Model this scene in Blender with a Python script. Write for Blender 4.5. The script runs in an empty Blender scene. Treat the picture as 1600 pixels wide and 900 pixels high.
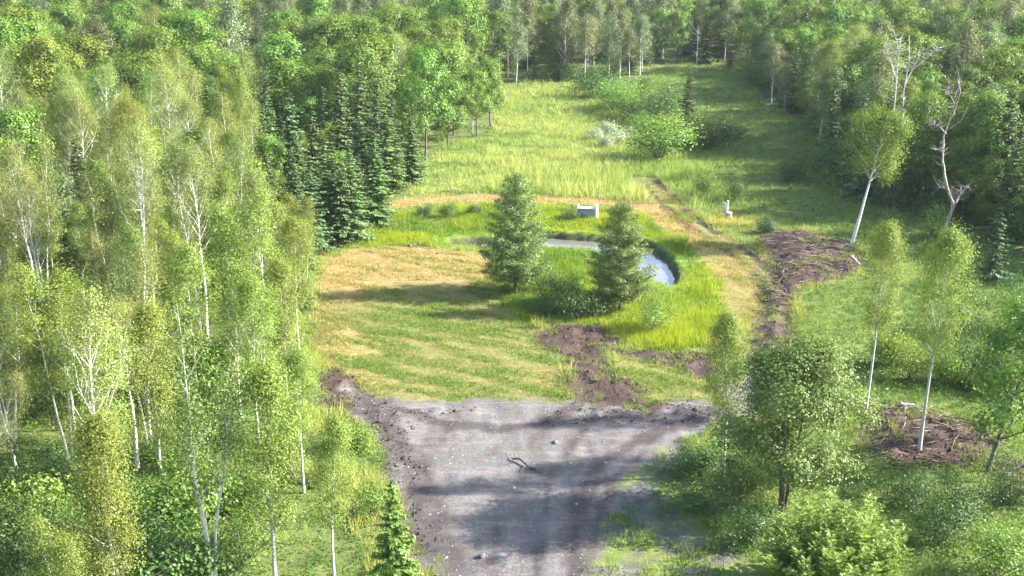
import bpy, math, random
import numpy as np
from mathutils import Vector, Matrix

# ------------------------------------------------------------------ camera, sky, sun, exposure
scene = bpy.context.scene
COL = scene.collection
HAZE = 0.00006
CAM_H, PITCH, FPX = 30.0, math.atan(580 / 1850), 1850.0      # drone height, tilt, focal length in 1600-px pixels
SUN_EL, SUN_AZ = math.radians(30.0), math.radians(85.0)   # azimuth clockwise from +Y (the view direction)

cam_data = bpy.data.cameras.new('camera')
cam = bpy.data.objects.new('camera', cam_data); COL.objects.link(cam)
cam.location = (0, 0, CAM_H)
cam.rotation_euler = (math.pi / 2 - PITCH, 0, 0)
cam_data.sensor_width = 36.0
cam_data.lens = 36.0 * FPX / 1600.0
cam_data.clip_start, cam_data.clip_end = 0.5, 8000
scene.camera = cam

world = bpy.data.worlds.new('World'); scene.world = world; world.use_nodes = True
wn, wl = world.node_tree.nodes, world.node_tree.links
sky = wn.new('ShaderNodeTexSky'); sky.sky_type = 'NISHITA'; sky.sun_disc = False
sky.sun_elevation = SUN_EL; sky.sun_rotation = SUN_AZ
sky.air_density, sky.dust_density, sky.ozone_density = 1.0, 1.6, 1.0
wn['Background'].inputs['Strength'].default_value = 0.12
wl.new(sky.outputs[0], wn['Background'].inputs['Color'])

sun_data = bpy.data.lights.new('sun', 'SUN'); sun_data.energy = 5.0; sun_data.angle = math.radians(0.6)
sun_data.color = (1.0, 0.95, 0.86)
sun = bpy.data.objects.new('sun', sun_data); COL.objects.link(sun)
sd = Vector((math.sin(SUN_AZ) * math.cos(SUN_EL), math.cos(SUN_AZ) * math.cos(SUN_EL), math.sin(SUN_EL)))
sun.rotation_euler = sd.to_track_quat('Z', 'Y').to_euler(); sun.location = (80, 20, 80)

scene.view_settings.view_transform = 'Standard'; scene.view_settings.look = 'None'
scene.view_settings.exposure = 2.45; scene.view_settings.gamma = 1.0
scene.view_settings.use_curve_mapping = False
scene.render.engine = 'CYCLES'
scene.cycles.max_bounces = 5; scene.cycles.diffuse_bounces = 3; scene.cycles.glossy_bounces = 2
scene.cycles.transmission_bounces = 4; scene.cycles.volume_bounces = 1
scene.cycles.use_denoising = True; scene.cycles.use_adaptive_sampling = True; scene.cycles.adaptive_threshold = 0.02
scene.cycles.caustics_reflective = False; scene.cycles.caustics_refractive = False

# ------------------------------------------------------------------ helpers
rng = np.random.default_rng(11)
SP, CP = math.sin(PITCH), math.cos(PITCH)

def G(u, v, z=0.0):
    """ground point seen at photo pixel (u, v)"""
    a, b = (u - 800) / FPX, (450 - v) / FPX
    d = (a, CP + b * SP, -SP + b * CP)
    t = (z - CAM_H) / d[2]
    return (d[0] * t, d[1] * t)

def GP(pts, z=0.0):
    return np.array([G(u, v, z) for u, v in pts])

def height_for(y, vtop):
    b = (450 - vtop) / FPX
    return CAM_H + y * (-SP + b * CP) / (CP + b * SP)

def project(x, y, z):
    zz = z - CAM_H
    dep = y * CP - zz * SP
    up = y * SP + zz * CP
    return 800 + FPX * x / dep, 450 - FPX * up / dep, dep

def _hash(ix, iy, s):
    h = (ix.astype(np.int64) * 374761393 + iy.astype(np.int64) * 668265263 + s * 982451653) & 0xffffffff
    h = ((h ^ (h >> 13)) * 1274126177) & 0xffffffff
    return ((h ^ (h >> 16)) & 0xffff) / 65535.0

def vnoise(x, y, s=0):
    ix, iy = np.floor(x), np.floor(y)
    fx, fy = x - ix, y - iy
    fx, fy = fx * fx * (3 - 2 * fx), fy * fy * (3 - 2 * fy)
    a, b = _hash(ix, iy, s), _hash(ix + 1, iy, s)
    c, d = _hash(ix, iy + 1, s), _hash(ix + 1, iy + 1, s)
    return (a * (1 - fx) + b * fx) * (1 - fy) + (c * (1 - fx) + d * fx) * fy

def fbm(x, y, s=0, o=4):
    t, a, n = 0.0, 0.5, 0.0
    for k in range(o):
        t = t + a * vnoise(x * 2 ** k + 17.3 * k, y * 2 ** k - 9.1 * k, s + k); n += a; a *= 0.5
    return t / n

def sdf(poly, x, y):
    """signed distance to a polygon, negative inside"""
    d = np.full(x.shape, 1e9); ins = np.zeros(x.shape, bool)
    n = len(poly)
    for i in range(n):
        ax, ay = poly[i]; bx, by = poly[(i + 1) % n]
        ex, ey = bx - ax, by - ay
        t = np.clip(((x - ax) * ex + (y - ay) * ey) / (ex * ex + ey * ey + 1e-12), 0, 1)
        d = np.minimum(d, (x - ax - t * ex) ** 2 + (y - ay - t * ey) ** 2)
        c = ((ay > y) != (by > y)) & (x < (bx - ax) * (y - ay) / (by - ay + 1e-12) + ax)
        ins ^= c
    return np.where(ins, -1, 1) * np.sqrt(d)

def dline(pts, x, y):
    """distance to a polyline"""
    d = np.full(x.shape, 1e9)
    for (ax, ay), (bx, by) in zip(pts[:-1], pts[1:]):
        ex, ey = bx - ax, by - ay
        t = np.clip(((x - ax) * ex + (y - ay) * ey) / (ex * ex + ey * ey + 1e-12), 0, 1)
        d = np.minimum(d, (x - ax - t * ex) ** 2 + (y - ay - t * ey) ** 2)
    return np.sqrt(d)

def ss(a, b, v):
    t = np.clip((v - a) / (b - a), 0, 1)
    return t * t * (3 - 2 * t)

# ------------------------------------------------------------------ plan of the clearing (world metres)
WATER_Z = -0.75
POND = np.vstack([GP([(700, 383), (735, 380), (770, 379), (812, 374), (850, 371), (900, 374), (940, 377), (975, 378), (1005, 384), (1028, 394),
                      (1044, 410), (1056, 428), (1062, 446), (1050, 455), (1028, 450), (1008, 442), (985, 425), (958, 408), (918, 397),
                      (850, 396), (770, 396), (735, 393), (705, 390)], WATER_Z)])
FIELD = GP([(495, 470), (510, 405), (555, 386), (650, 383), (720, 391), (775, 398), (768, 440), (785, 478), (832, 505), (852, 540), (880, 572),
            (888, 600), (882, 626), (800, 628), (700, 630), (600, 628), (540, 606), (505, 570), (492, 520)])
FIELD2 = GP([(1000, 560), (1060, 556), (1110, 590), (1100, 630), (1010, 636), (975, 610), (950, 575), (960, 552)])
DRIVE = np.vstack([GP([(545, 600), (580, 622), (700, 622), (800, 618), (900, 622), (1010, 640), (1110, 622), (1180, 575), (1235, 562), (1222, 590),
                       (1180, 640), (1110, 668), (1040, 705), (985, 745), (955, 800), (930, 850), (925, 910)]),
                   [(3.6, 30), (5, -25), (-6, -25), (-5.0, 30)],
                   GP([(672, 910), (650, 850), (628, 790), (608, 730), (585, 680), (565, 640)])])
SOIL = [GP([(478, 600), (520, 565), (560, 590), (600, 650), (625, 760), (660, 850), (690, 910), (650, 910), (615, 780), (590, 700), (545, 645), (500, 635)]),
        GP([(832, 512), (870, 503), (945, 508), (965, 530), (950, 545), (975, 585), (1000, 610), (1015, 668), (865, 662), (892, 600), (880, 560), (850, 540)]),
        GP([(940, 545), (1040, 543), (1120, 550), (1130, 575), (1110, 590), (1060, 575), (1000, 560)]),
        GP([(1188, 358), (1250, 358), (1315, 374), (1352, 396), (1350, 424), (1305, 434), (1252, 448), (1238, 490), (1186, 480), (1205, 430), (1212, 405), (1188, 385)]),
        GP([(1350, 640), (1400, 628), (1450, 642), (1520, 660), (1560, 690), (1530, 712), (1470, 735), (1420, 735), (1350, 720)]),
        GP([(1555, 725), (1590, 715), (1660, 740), (1650, 770), (1570, 752)]),
        GP([(1172, 650), (1172, 580), (1186, 500), (1236, 500), (1240, 560), (1218, 630)]),
        GP([(890, 632), (960, 636), (1060, 628), (1120, 632), (1100, 655), (1000, 662), (900, 650)]),
        GP([(478, 610), (520, 590), (575, 625), (640, 640), (700, 632), (760, 640), (700, 652), (640, 662), (660, 760), (700, 900), (665, 915), (615, 770), (590, 690), (540, 645)])]
TRACK = GP([(1190, 640), (1198, 600), (1206, 560), (1210, 500), (1212, 470), (1195, 430), (1165, 400), (1120, 372), (1085, 350), (1058, 330), (1035, 305), (1000, 270)])
RING = GP([(600, 322), (660, 314), (740, 310), (830, 311), (920, 313), (1000, 320), (1050, 345), (1095, 375), (1130, 405), (1155, 440), (1165, 480)])
BRUSHD = SOIL[4]
LEFT_EDGE = [(590, 935), (560, 830), (520, 760), (470, 690), (470, 640), (468, 590), (480, 500), (492, 440), (505, 398), (550, 374), (590, 338), (632, 304),
             (668, 258), (700, 222), (775, 214), (772, 170), (778, 134)]
FAR_EDGE = [(850, 130), (930, 131), (1000, 128), (1015, 112), (1075, 106), (1170, 116)]
RIGHT_EDGE = [(1190, 160), (1235, 185), (1268, 215), (1280, 262), (1325, 305), (1420, 335), (1500, 365), (1610, 400)]
WOODS = np.vstack([[(-8, 20)], GP(LEFT_EDGE), GP(FAR_EDGE), GP(RIGHT_EDGE), [(55, 92), (46, 72), (36, 52), (28, 22)],
                   [(360, 22), (360, 400), (-360, 400), (-360, 20)]])
WEEDS = np.vstack([GP([(1015, 128), (1075, 108), (1170, 118), (1190, 162), (1235, 187), (1268, 217), (1280, 264), (1325, 307), (1420, 337), (1610, 402)]),
                   [(55, 92), (46, 72), (36, 52), (28, 22), (3.8, 22)],
                   GP([(935, 905), (945, 840), (985, 765), (1040, 718), (1110, 680), (1185, 645), (1228, 590), (1238, 560), (1242, 470), (1300, 440), (1350, 420),
                       (1345, 390), (1260, 352), (1180, 330), (1120, 290), (1090, 240)])])
LUSH = GP([(520, 396), (560, 372), (620, 335), (700, 325), (800, 322), (900, 322), (1000, 330), (1060, 355), (1110, 395), (1140, 440), (1140, 500), (1110, 540),
           (1040, 545), (965, 535), (945, 508), (870, 503), (830, 503), (785, 478), (768, 440), (775, 398), (720, 390), (650, 382), (560, 384)])

VERGE = GP([(905, 930), (930, 830), (965, 755), (1040, 700), (1100, 690), (1115, 720), (1085, 790), (1120, 850), (1190, 930)])

def plan(x, y):
    """masks of what covers the ground at x, y"""
    w1 = (fbm(x * 0.35, y * 0.35, 3) - 0.5) * 3.0 + (fbm(x * 1.6, y * 1.6, 5) - 0.5) * 1.4
    m = {}
    m['pond'] = sdf(POND, x, y)
    m['drive'] = ss(0.6, -0.6, sdf(DRIVE, x, y) + w1 * .75 + (fbm(x * .9, y * .9, 6, 3) - .5) * 1.8)
    vg = ss(.5, -.8, sdf(VERGE, x, y) + w1) * ss(.36, .44, fbm(x * .7, y * .7, 9, 4)) * .95
    m['verge'] = vg
    s = np.zeros(x.shape)
    for i, p in enumerate(SOIL):
        s = np.maximum(s, ss(0.6, -0.6, sdf(p, x, y) + w1 * 0.8))
    m['soil'] = s
    dt = dline(TRACK, x, y)
    m['dt'] = dt
    fade = ss(160, 126, y)
    m['rut'] = ss(0.75, 0.25, np.abs(dt - 0.95) + w1 * 0.30) * fade * ss(.30, .55, fbm(x * .25, y * .25, 13, 3) + .12 * ss(109, 93, y))
    low = ss(107, 96, y) * (y > 68)
    m['rut'] = np.maximum(m['rut'], low * ss(1.9, 1.1, dt + w1 * .45) * ss(.30, .50, fbm(x * .6, y * .3, 14, 3)))
    m['track'] = ss(2.3, 1.3, dt + w1 * 0.25) * fade
    fd = np.minimum(sdf(FIELD, x, y), sdf(FIELD2, x, y))
    m['field'] = ss(0.5, -0.5, fd + w1 * 0.4)
    m['ring'] = ss(2.4, 1.2, dline(RING, x, y) + w1 * 0.4)
    m['lush'] = ss(0.8, -0.8, sdf(LUSH, x, y) + w1 * 0.5)
    m['woods'] = ss(1.0, -1.0, sdf(WOODS, x, y) + w1 * 0.6)
    m['weeds'] = ss(1.0, -1.0, sdf(WEEDS, x, y) + w1 * 0.6)
    return m

def ground_z(x, y, m=None):
    x, y = np.atleast_1d(np.asarray(x, float)), np.atleast_1d(np.asarray(y, float))
    if m is None: m = plan(x, y)
    z = (fbm(x * 0.05, y * 0.05, 40, 3) - 0.5) * 0.7 * ss(33, 68, y) + (fbm(x * 0.6, y * 0.6, 44, 3) - 0.5) * 0.14
    z = z + ss(204, 380, y) * 5.0
    smooth = 1 - 0.65 * m['drive']
    z = z * smooth
    z = z - 0.13 * m['rut'] * ss(.9, .3, np.abs(m['dt'] - .95)) + m['soil'] * ((fbm(x * 1.3, y * 1.3, 60, 4) - 0.40) * 0.55)
    z = z - m['drive'] * ss(0.5, 0.75, fbm(x * 1.1, y * 0.22, 66, 3)) * 0.10
    hp = sdf(SOIL[3], x, y); z = z + ss(0.5, -2.5, hp) * 0.55 * fbm(x * 0.5, y * 1.2, 71, 3)
    hp = sdf(SOIL[4], x, y); z = z + ss(0.5, -2.5, hp) * 0.7 * fbm(x * 0.5, y * 1.1, 73, 3)
    pd = m['pond'] + (fbm(x * 0.9, y * 0.9, 80, 3) - 0.5) * 0.9
    z = z * ss(0.0, 4.0, pd) - 1.5 * ss(0.35, -1.2, pd) - 0.05
    return z


# ------------------------------------------------------------------ mesh building
def make_mesh(name, verts, quads=None, tris=None, tint=None, mats=(), smooth=False, colors=None):
    me = bpy.data.meshes.new(name)
    verts = np.asarray(verts, np.float32)
    parts, starts, tot = [], [], 0
    if quads is not None and len(quads):
        q = np.asarray(quads, np.int32); parts.append(q.ravel()); starts.append(np.arange(len(q)) * 4); tot += len(q) * 4
    if tris is not None and len(tris):
        t = np.asarray(tris, np.int32); parts.append(t.ravel()); starts.append(tot + np.arange(len(t)) * 3); tot += len(t) * 3
    loops = np.concatenate(parts); st = np.concatenate(starts).astype(np.int32)
    me.vertices.add(len(verts)); me.vertices.foreach_set('co', verts.ravel())
    me.loops.add(len(loops)); me.loops.foreach_set('vertex_index', loops)
    me.polygons.add(len(st)); me.polygons.foreach_set('loop_start', st)
    if tint is not None:
        a = me.attributes.new('tint', 'FLOAT', 'FACE'); a.data.foreach_set('value', np.asarray(tint, np.float32))
    if colors is not None:
        for k, (dom, arr) in colors.items():
            a = me.attributes.new(k, 'FLOAT_COLOR', dom); a.data.foreach_set('color', np.asarray(arr, np.float32).ravel())
    for mt in mats: me.materials.append(mt)
    me.update(calc_edges=True); me.validate()
    me.polygons.foreach_set('use_smooth', np.full(len(st), smooth))
    return me

def link(name, data, parent=None, loc=None):
    o = bpy.data.objects.new(name, data); COL.objects.link(o)
    if parent is not None: o.parent = parent
    if loc is not None: o.location = loc
    return o

def tag(o, label=None, cat=None, group=None, kind=None):
    if label: o['label'] = label
    if cat: o['category'] = cat
    if group: o['group'] = group
    if kind: o['kind'] = kind
    return o

class Tubes:
    def __init__(s): s.v, s.q, s.n = [], [], 0
    def tube(s, P, R, k=5, cap=True):
        P = np.asarray(P, float); R = np.asarray(R, float); n = len(P)
        T = np.gradient(P, axis=0); T /= np.linalg.norm(T, axis=1, keepdims=True) + 1e-9
        ref = np.where(np.abs(T[:, 2:3]) > 0.9, [[1.0, 0, 0]], [[0, 0, 1.0]])
        A = np.cross(T, ref); A /= np.linalg.norm(A, axis=1, keepdims=True) + 1e-9
        B = np.cross(T, A)
        an = np.arange(k) * 2 * math.pi / k
        V = P[:, None] + R[:, None, None] * (np.cos(an)[None, :, None] * A[:, None] + np.sin(an)[None, :, None] * B[:, None])
        s.v.append(V.reshape(-1, 3))
        i, j = np.meshgrid(np.arange(n - 1), np.arange(k), indexing='ij'); j2 = (j + 1) % k
        s.q.append((np.stack([i * k + j, i * k + j2, (i + 1) * k + j2, (i + 1) * k + j], -1) + s.n).reshape(-1, 4))
        s.n += n * k
        if cap and k == 4:
            s.q.append(np.array([[3, 2, 1, 0], [(n - 1) * k, (n - 1) * k + 1, (n - 1) * k + 2, (n - 1) * k + 3]]) + s.n - n * k)
    def mesh(s, name, mat, smooth=True):
        return make_mesh(name, np.vstack(s.v), np.vstack(s.q), mats=[mat], smooth=smooth)
    def arrays(s): return np.vstack(s.v), np.vstack(s.q)

def unit(v): return v / (np.linalg.norm(v, axis=-1, keepdims=True) + 1e-9)

def leaf_quads(C, N, L, W, r, along=None):
    """diamond leaves at C facing N; along = the direction a leaf points in"""
    n = len(C)
    a = r.normal(size=(n, 3)) if along is None else along + r.normal(size=(n, 3)) * 0.15
    a = unit(a - N * np.sum(a * N, 1, keepdims=True))
    b = np.cross(N, a)
    L = np.broadcast_to(L, (n,))[:, None]; W = np.broadcast_to(W, (n,))[:, None]
    V = np.stack([C - a * L * .5, C + b * W * .5 + N * L * .08, C + a * L * .5, C - b * W * .5 + N * L * .08], 1)
    return V.reshape(-1, 3), np.arange(n * 4).reshape(n, 4)

# ------------------------------------------------------------------ materials
def new_mat(name):
    m = bpy.data.materials.new(name); m.use_nodes = True
    nt = m.node_tree; nt.nodes.clear()
    out = nt.nodes.new('ShaderNodeOutputMaterial')
    return m, nt, out

def nd(nt, t, **kw):
    n = nt.nodes.new(t)
    for k, v in kw.items():
        if k.startswith('_'): setattr(n, k[1:], v)
        else:
            key = k.replace('__', ' ')
            n.inputs[key].default_value = v
    return n

def mix(nt, fac, a, b, mode='MIX'):
    n = nt.nodes.new('ShaderNodeMix'); n.data_type = 'RGBA'; n.blend_type = mode
    for sock, v in ((n.inputs[0], fac), (n.inputs[6], a), (n.inputs[7], b)):
        if hasattr(v, 'links') or hasattr(v, 'is_linked'): nt.links.new(v, sock)
        elif isinstance(v, (tuple, list)): sock.default_value = (*v, 1) if len(v) == 3 else v
        else: sock.default_value = v
    return n.outputs[2]

def math_n(nt, op, a, b=None, c=None, clamp=False):
    n = nt.nodes.new('ShaderNodeMath'); n.operation = op; n.use_clamp = clamp
    for i, v in enumerate((a, b, c)):
        if v is None: continue
        if hasattr(v, 'is_linked'): nt.links.new(v, n.inputs[i])
        else: n.inputs[i].default_value = v
    return n.outputs[0]

def noise(nt, vec, scale, detail=4, rough=0.55, dist=0.0):
    n = nt.nodes.new('ShaderNodeTexNoise'); n.inputs['Scale'].default_value = scale
    n.inputs['Detail'].default_value = detail; n.inputs['Roughness'].default_value = rough; n.inputs['Distortion'].default_value = dist
    if vec is not None: nt.links.new(vec, n.inputs['Vector'])
    return n.outputs[0]

def ramp(nt, fac, stops):
    n = nt.nodes.new('ShaderNodeValToRGB'); nt.links.new(fac, n.inputs[0])
    e = n.color_ramp.elements
    while len(e) < len(stops): e.new(0.5)
    for el, (p, c) in zip(e, stops):
        el.position = p; el.color = (*c, 1) if len(c) == 3 else c
    return n.outputs[0]

def mapv(nt, vec, sc):
    n = nt.nodes.new('ShaderNodeMapping'); n.inputs['Scale'].default_value = sc; nt.links.new(vec, n.inputs[0])
    return n.outputs[0]

def leaf_mat(name, dark, light, trans=0.35, var=0.25, gloss=0.015):
    m, nt, out = new_mat(name)
    at = nd(nt, 'ShaderNodeAttribute', _attribute_name='tint')
    oi = nt.nodes.new('ShaderNodeObjectInfo')
    c = mix(nt, at.outputs['Fac'], dark, light)
    hv = nt.nodes.new('ShaderNodeHueSaturation'); nt.links.new(c, hv.inputs['Color'])
    nt.links.new(math_n(nt, 'MULTIPLY_ADD', oi.outputs['Random'], 0.035, 0.4825), hv.inputs['Hue'])
    nt.links.new(math_n(nt, 'MULTIPLY_ADD', oi.outputs['Random'], var, 1 - var / 2), hv.inputs['Value'])
    c = mix(nt, 1.0, hv.outputs[0], oi.outputs['Color'], 'MULTIPLY')
    d = nt.nodes.new('ShaderNodeBsdfDiffuse'); nt.links.new(c, d.inputs[0])
    t = nt.nodes.new('ShaderNodeBsdfTranslucent'); nt.links.new(mix(nt, 1.0, c, (1.12, 1.15, 0.60), 'MULTIPLY'), t.inputs[0])
    g = nt.nodes.new('ShaderNodeBsdfGlossy'); g.inputs['Roughness'].default_value = 0.45; g.inputs[0].default_value = (1, 1, 1, 1)
    a = nt.nodes.new('ShaderNodeMixShader'); a.inputs[0].default_value = trans
    nt.links.new(d.outputs[0], a.inputs[1]); nt.links.new(t.outputs[0], a.inputs[2])
    b = nt.nodes.new('ShaderNodeMixShader'); b.inputs[0].default_value = gloss
    nt.links.new(a.outputs[0], b.inputs[1]); nt.links.new(g.outputs[0], b.inputs[2])
    nt.links.new(b.outputs[0], out.inputs[0])
    return m

def bark_mat(name, base, mark, mark_amt=0.55, zscale=3.0, xy=6.0, rough=0.8):
    m, nt, out = new_mat(name)
    tc = nt.nodes.new('ShaderNodeTexCoord')
    v = mapv(nt, tc.outputs['Object'], (xy, xy, zscale))
    n1 = noise(nt, v, 1.0, 5, 0.7)
    f = ramp(nt, n1, [(mark_amt - 0.06, (0, 0, 0)), (mark_amt + 0.06, (1, 1, 1))])
    n2 = noise(nt, tc.outputs['Object'], 0.7, 2)
    b2 = mix(nt, n2, base, tuple(c * 0.72 for c in base))
    c = mix(nt, f, b2, mark)
    p = nt.nodes.new('ShaderNodeBsdfPrincipled'); nt.links.new(c, p.inputs['Base Color']); p.inputs['Roughness'].default_value = rough
    bp = nd(nt, 'ShaderNodeBump', Strength=0.5, Distance=0.02); nt.links.new(n1, bp.inputs['Height']); nt.links.new(bp.outputs[0], p.inputs['Normal'])
    nt.links.new(p.outputs[0], out.inputs[0])
    return m

M = {}
M['birch_bark'] = bark_mat('birch_bark', (0.62, 0.60, 0.55), (0.07, 0.06, 0.055), 0.60, 5.0, 2.0)
M['aspen_bark'] = bark_mat('aspen_bark', (0.40, 0.39, 0.33), (0.10, 0.09, 0.075), 0.62, 3.0, 3.0)
M['dark_bark'] = bark_mat('dark_bark', (0.13, 0.105, 0.085), (0.05, 0.04, 0.033), 0.5, 1.0, 8.0)
M['grey_wood'] = bark_mat('grey_wood', (0.40, 0.375, 0.345), (0.16, 0.13, 0.11), 0.58, 0.6, 7.0)
M['snag_wood'] = bark_mat('snag_wood', (0.30, 0.265, 0.24), (0.10, 0.075, 0.065), 0.52, 0.5, 6.0)
M['debris'] = bark_mat('debris', (0.17, 0.115, 0.09), (0.05, 0.03, 0.026), 0.5, 3.0, 3.0)
M['leaf_aspen'] = leaf_mat('leaf_aspen', (0.082, 0.132, 0.016), (0.195, 0.245, 0.046), 0.40)
M['leaf_birch'] = leaf_mat('leaf_birch', (0.088, 0.128, 0.024), (0.225, 0.255, 0.075), 0.40)
M['leaf_maple'] = leaf_mat('leaf_maple', (0.050, 0.104, 0.014), (0.150, 0.220, 0.036), 0.27)
M['leaf_ash'] = leaf_mat('leaf_ash', (0.052, 0.112, 0.020), (0.175, 0.235, 0.062), 0.27)
M['leaf_shrub'] = leaf_mat('leaf_shrub', (0.035, 0.090, 0.022), (0.105, 0.175, 0.045), 0.33)
M['leaf_lime'] = leaf_mat('leaf_lime', (0.070, 0.150, 0.022), (0.185, 0.270, 0.055), 0.4)
M['leaf_spruce'] = leaf_mat('leaf_spruce', (0.034, 0.072, 0.026), (0.110, 0.160, 0.058), 0.15, 0.3)
M['leaf_larch'] = leaf_mat('leaf_larch', (0.058, 0.098, 0.040), (0.165, 0.215, 0.095), 0.34, 0.1)
M['leaf_olive'] = leaf_mat('leaf_olive', (0.075, 0.105, 0.045), (0.165, 0.190, 0.090), 0.33)
M['leaf_bloom'] = leaf_mat('leaf_bloom', (0.26, 0.33, 0.17), (0.62, 0.65, 0.50), 0.3)
M['straw'] = leaf_mat('straw', (0.22, 0.17, 0.075), (0.48, 0.38, 0.17), 0.25)

def grass_mat():
    """blades coloured by their own 'col' attribute"""
    m, nt, out = new_mat('grass_blades')
    at = nd(nt, 'ShaderNodeAttribute', _attribute_name='col')
    d = nt.nodes.new('ShaderNodeBsdfDiffuse'); nt.links.new(at.outputs['Color'], d.inputs[0])
    t = nt.nodes.new('ShaderNodeBsdfTranslucent'); nt.links.new(mix(nt, 1.0, at.outputs['Color'], (1.2, 1.12, 0.6), 'MULTIPLY'), t.inputs[0])
    a = nt.nodes.new('ShaderNodeMixShader'); a.inputs[0].default_value = 0.35
    nt.links.new(d.outputs[0], a.inputs[1]); nt.links.new(t.outputs[0], a.inputs[2])
    nt.links.new(a.outputs[0], out.inputs[0])
    return m
M['grass'] = grass_mat()

def ground_mat():
    m, nt, out = new_mat('ground_cover')
    geo = nt.nodes.new('ShaderNodeNewGeometry'); P = geo.outputs['Position']
    a1 = nd(nt, 'ShaderNodeAttribute', _attribute_name='mask_a'); a2 = nd(nt, 'ShaderNodeAttribute', _attribute_name='mask_b')
    s1 = nt.nodes.new('ShaderNodeSeparateColor'); nt.links.new(a1.outputs['Color'], s1.inputs[0])
    s2 = nt.nodes.new('ShaderNodeSeparateColor'); nt.links.new(a2.outputs['Color'], s2.inputs[0])
    drive, soil, straw = s1.outputs[0], s1.outputs[1], s1.outputs[2]
    lush, woods, wet_dark = s2.outputs[0], s2.outputs[1], s2.outputs[2]
    nbig = noise(nt, P, 0.12, 4); nmid = noise(nt, P, 0.9, 5, 0.6); nfine = noise(nt, P, 6.0, 4, 0.7)
    nstreak = noise(nt, mapv(nt, P, (0.9, 2.6, 1)), 1.0, 5, 0.65, 0.6)
    # meadow soil and thatch under the blades
    grass = ramp(nt, nmid, [(0.3, (0.055, 0.085, 0.022)), (0.55, (0.105, 0.125, 0.038)), (0.75, (0.17, 0.155, 0.06))])
    lushc = ramp(nt, nmid, [(0.3, (0.060, 0.110, 0.015)), (0.7, (0.14, 0.19, 0.025))])
    c = mix(nt, lush, grass, lushc)
    stc = ramp(nt, nstreak, [(0.34, (0.070, 0.095, 0.022)), (0.46, (0.155, 0.135, 0.045)), (0.60, (0.27, 0.185, 0.085)), (0.75, (0.33, 0.22, 0.115))])
    c = mix(nt, straw, c, stc)
    flo = ramp(nt, nmid, [(0.3, (0.045, 0.060, 0.018)), (0.55, (0.085, 0.110, 0.030)), (0.8, (0.16, 0.14, 0.055))])
    c = mix(nt, woods, c, flo)
    soc = ramp(nt, nmid, [(0.30, (0.014, 0.009, 0.008)), (0.5, (0.036, 0.023, 0.019)), (0.72, (0.080, 0.051, 0.040))])
    soc = mix(nt, math_n(nt, 'MULTIPLY', nfine, 0.6), soc, (0.062, 0.041, 0.033))
    c = mix(nt, soil, c, soc)
    # gravel: grey stone with tan fines, dragged along the wheel lines, pale crests
    v2 = mapv(nt, P, (0.55, 0.20, 1)); nd1 = noise(nt, v2, 1.0, 6, 0.62, 0.8)
    v3 = mapv(nt, P, (0.25, 1.3, 1)); nd2 = noise(nt, v3, 1.0, 5, 0.6, 0.5)
    grv = ramp(nt, nd1, [(0.30, (0.050, 0.040, 0.036)), (0.44, (0.080, 0.072, 0.069)), (0.57, (0.104, 0.098, 0.097)), (0.74, (0.145, 0.132, 0.124))])
    grv = mix(nt, math_n(nt, 'MULTIPLY', ramp(nt, nd2, [(0.5, (0, 0, 0)), (0.68, (1, 1, 1))]), 0.45), grv, (0.20, 0.185, 0.178))
    vor = nt.nodes.new('ShaderNodeTexVoronoi'); vor.inputs['Scale'].default_value = 9.0; nt.links.new(P, vor.inputs['Vector'])
    grv = mix(nt, 0.28, grv, vor.outputs['Color'], 'SOFT_LIGHT')
    grv = mix(nt, math_n(nt, 'MULTIPLY', nfine, 0.35), grv, (0.10, 0.088, 0.086))
    c = mix(nt, drive, c, grv)
    c = mix(nt, math_n(nt, 'MULTIPLY', wet_dark, 0.85), c, (0.034, 0.026, 0.025))
    p = nt.nodes.new('ShaderNodeBsdfPrincipled'); nt.links.new(c, p.inputs['Base Color']); p.inputs['Roughness'].default_value = 0.95
    p.inputs['Specular IOR Level'].default_value = 0.15
    h = math_n(nt, 'ADD', math_n(nt, 'MULTIPLY', nfine, 0.5), math_n(nt, 'MULTIPLY', nstreak, 0.8))
    bp = nd(nt, 'ShaderNodeBump', Strength=0.8, Distance=0.12); nt.links.new(h, bp.inputs['Height']); nt.links.new(bp.outputs[0], p.inputs['Normal'])
    nt.links.new(p.outputs[0], out.inputs[0])
    return m
M['ground'] = ground_mat()

def water_mat():
    m, nt, out = new_mat('pond_water')
    geo = nt.nodes.new('ShaderNodeNewGeometry')
    n1 = noise(nt, mapv(nt, geo.outputs['Position'], (1.2, 3.0, 1)), 1.2, 3, 0.5)
    p = nt.nodes.new('ShaderNodeBsdfPrincipled')
    p.inputs['Base Color'].default_value = (0.10, 0.10, 0.09, 1); p.inputs['Roughness'].default_value = 0.08; p.inputs['IOR'].default_value = 1.33
    p.inputs['Specular IOR Level'].default_value = 0.9
    bp = nd(nt, 'ShaderNodeBump', Strength=0.12, Distance=0.05); nt.links.new(n1, bp.inputs['Height']); nt.links.new(bp.outputs[0], p.inputs['Normal'])
    nt.links.new(p.outputs[0], out.inputs[0])
    return m
M['water'] = water_mat()

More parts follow.
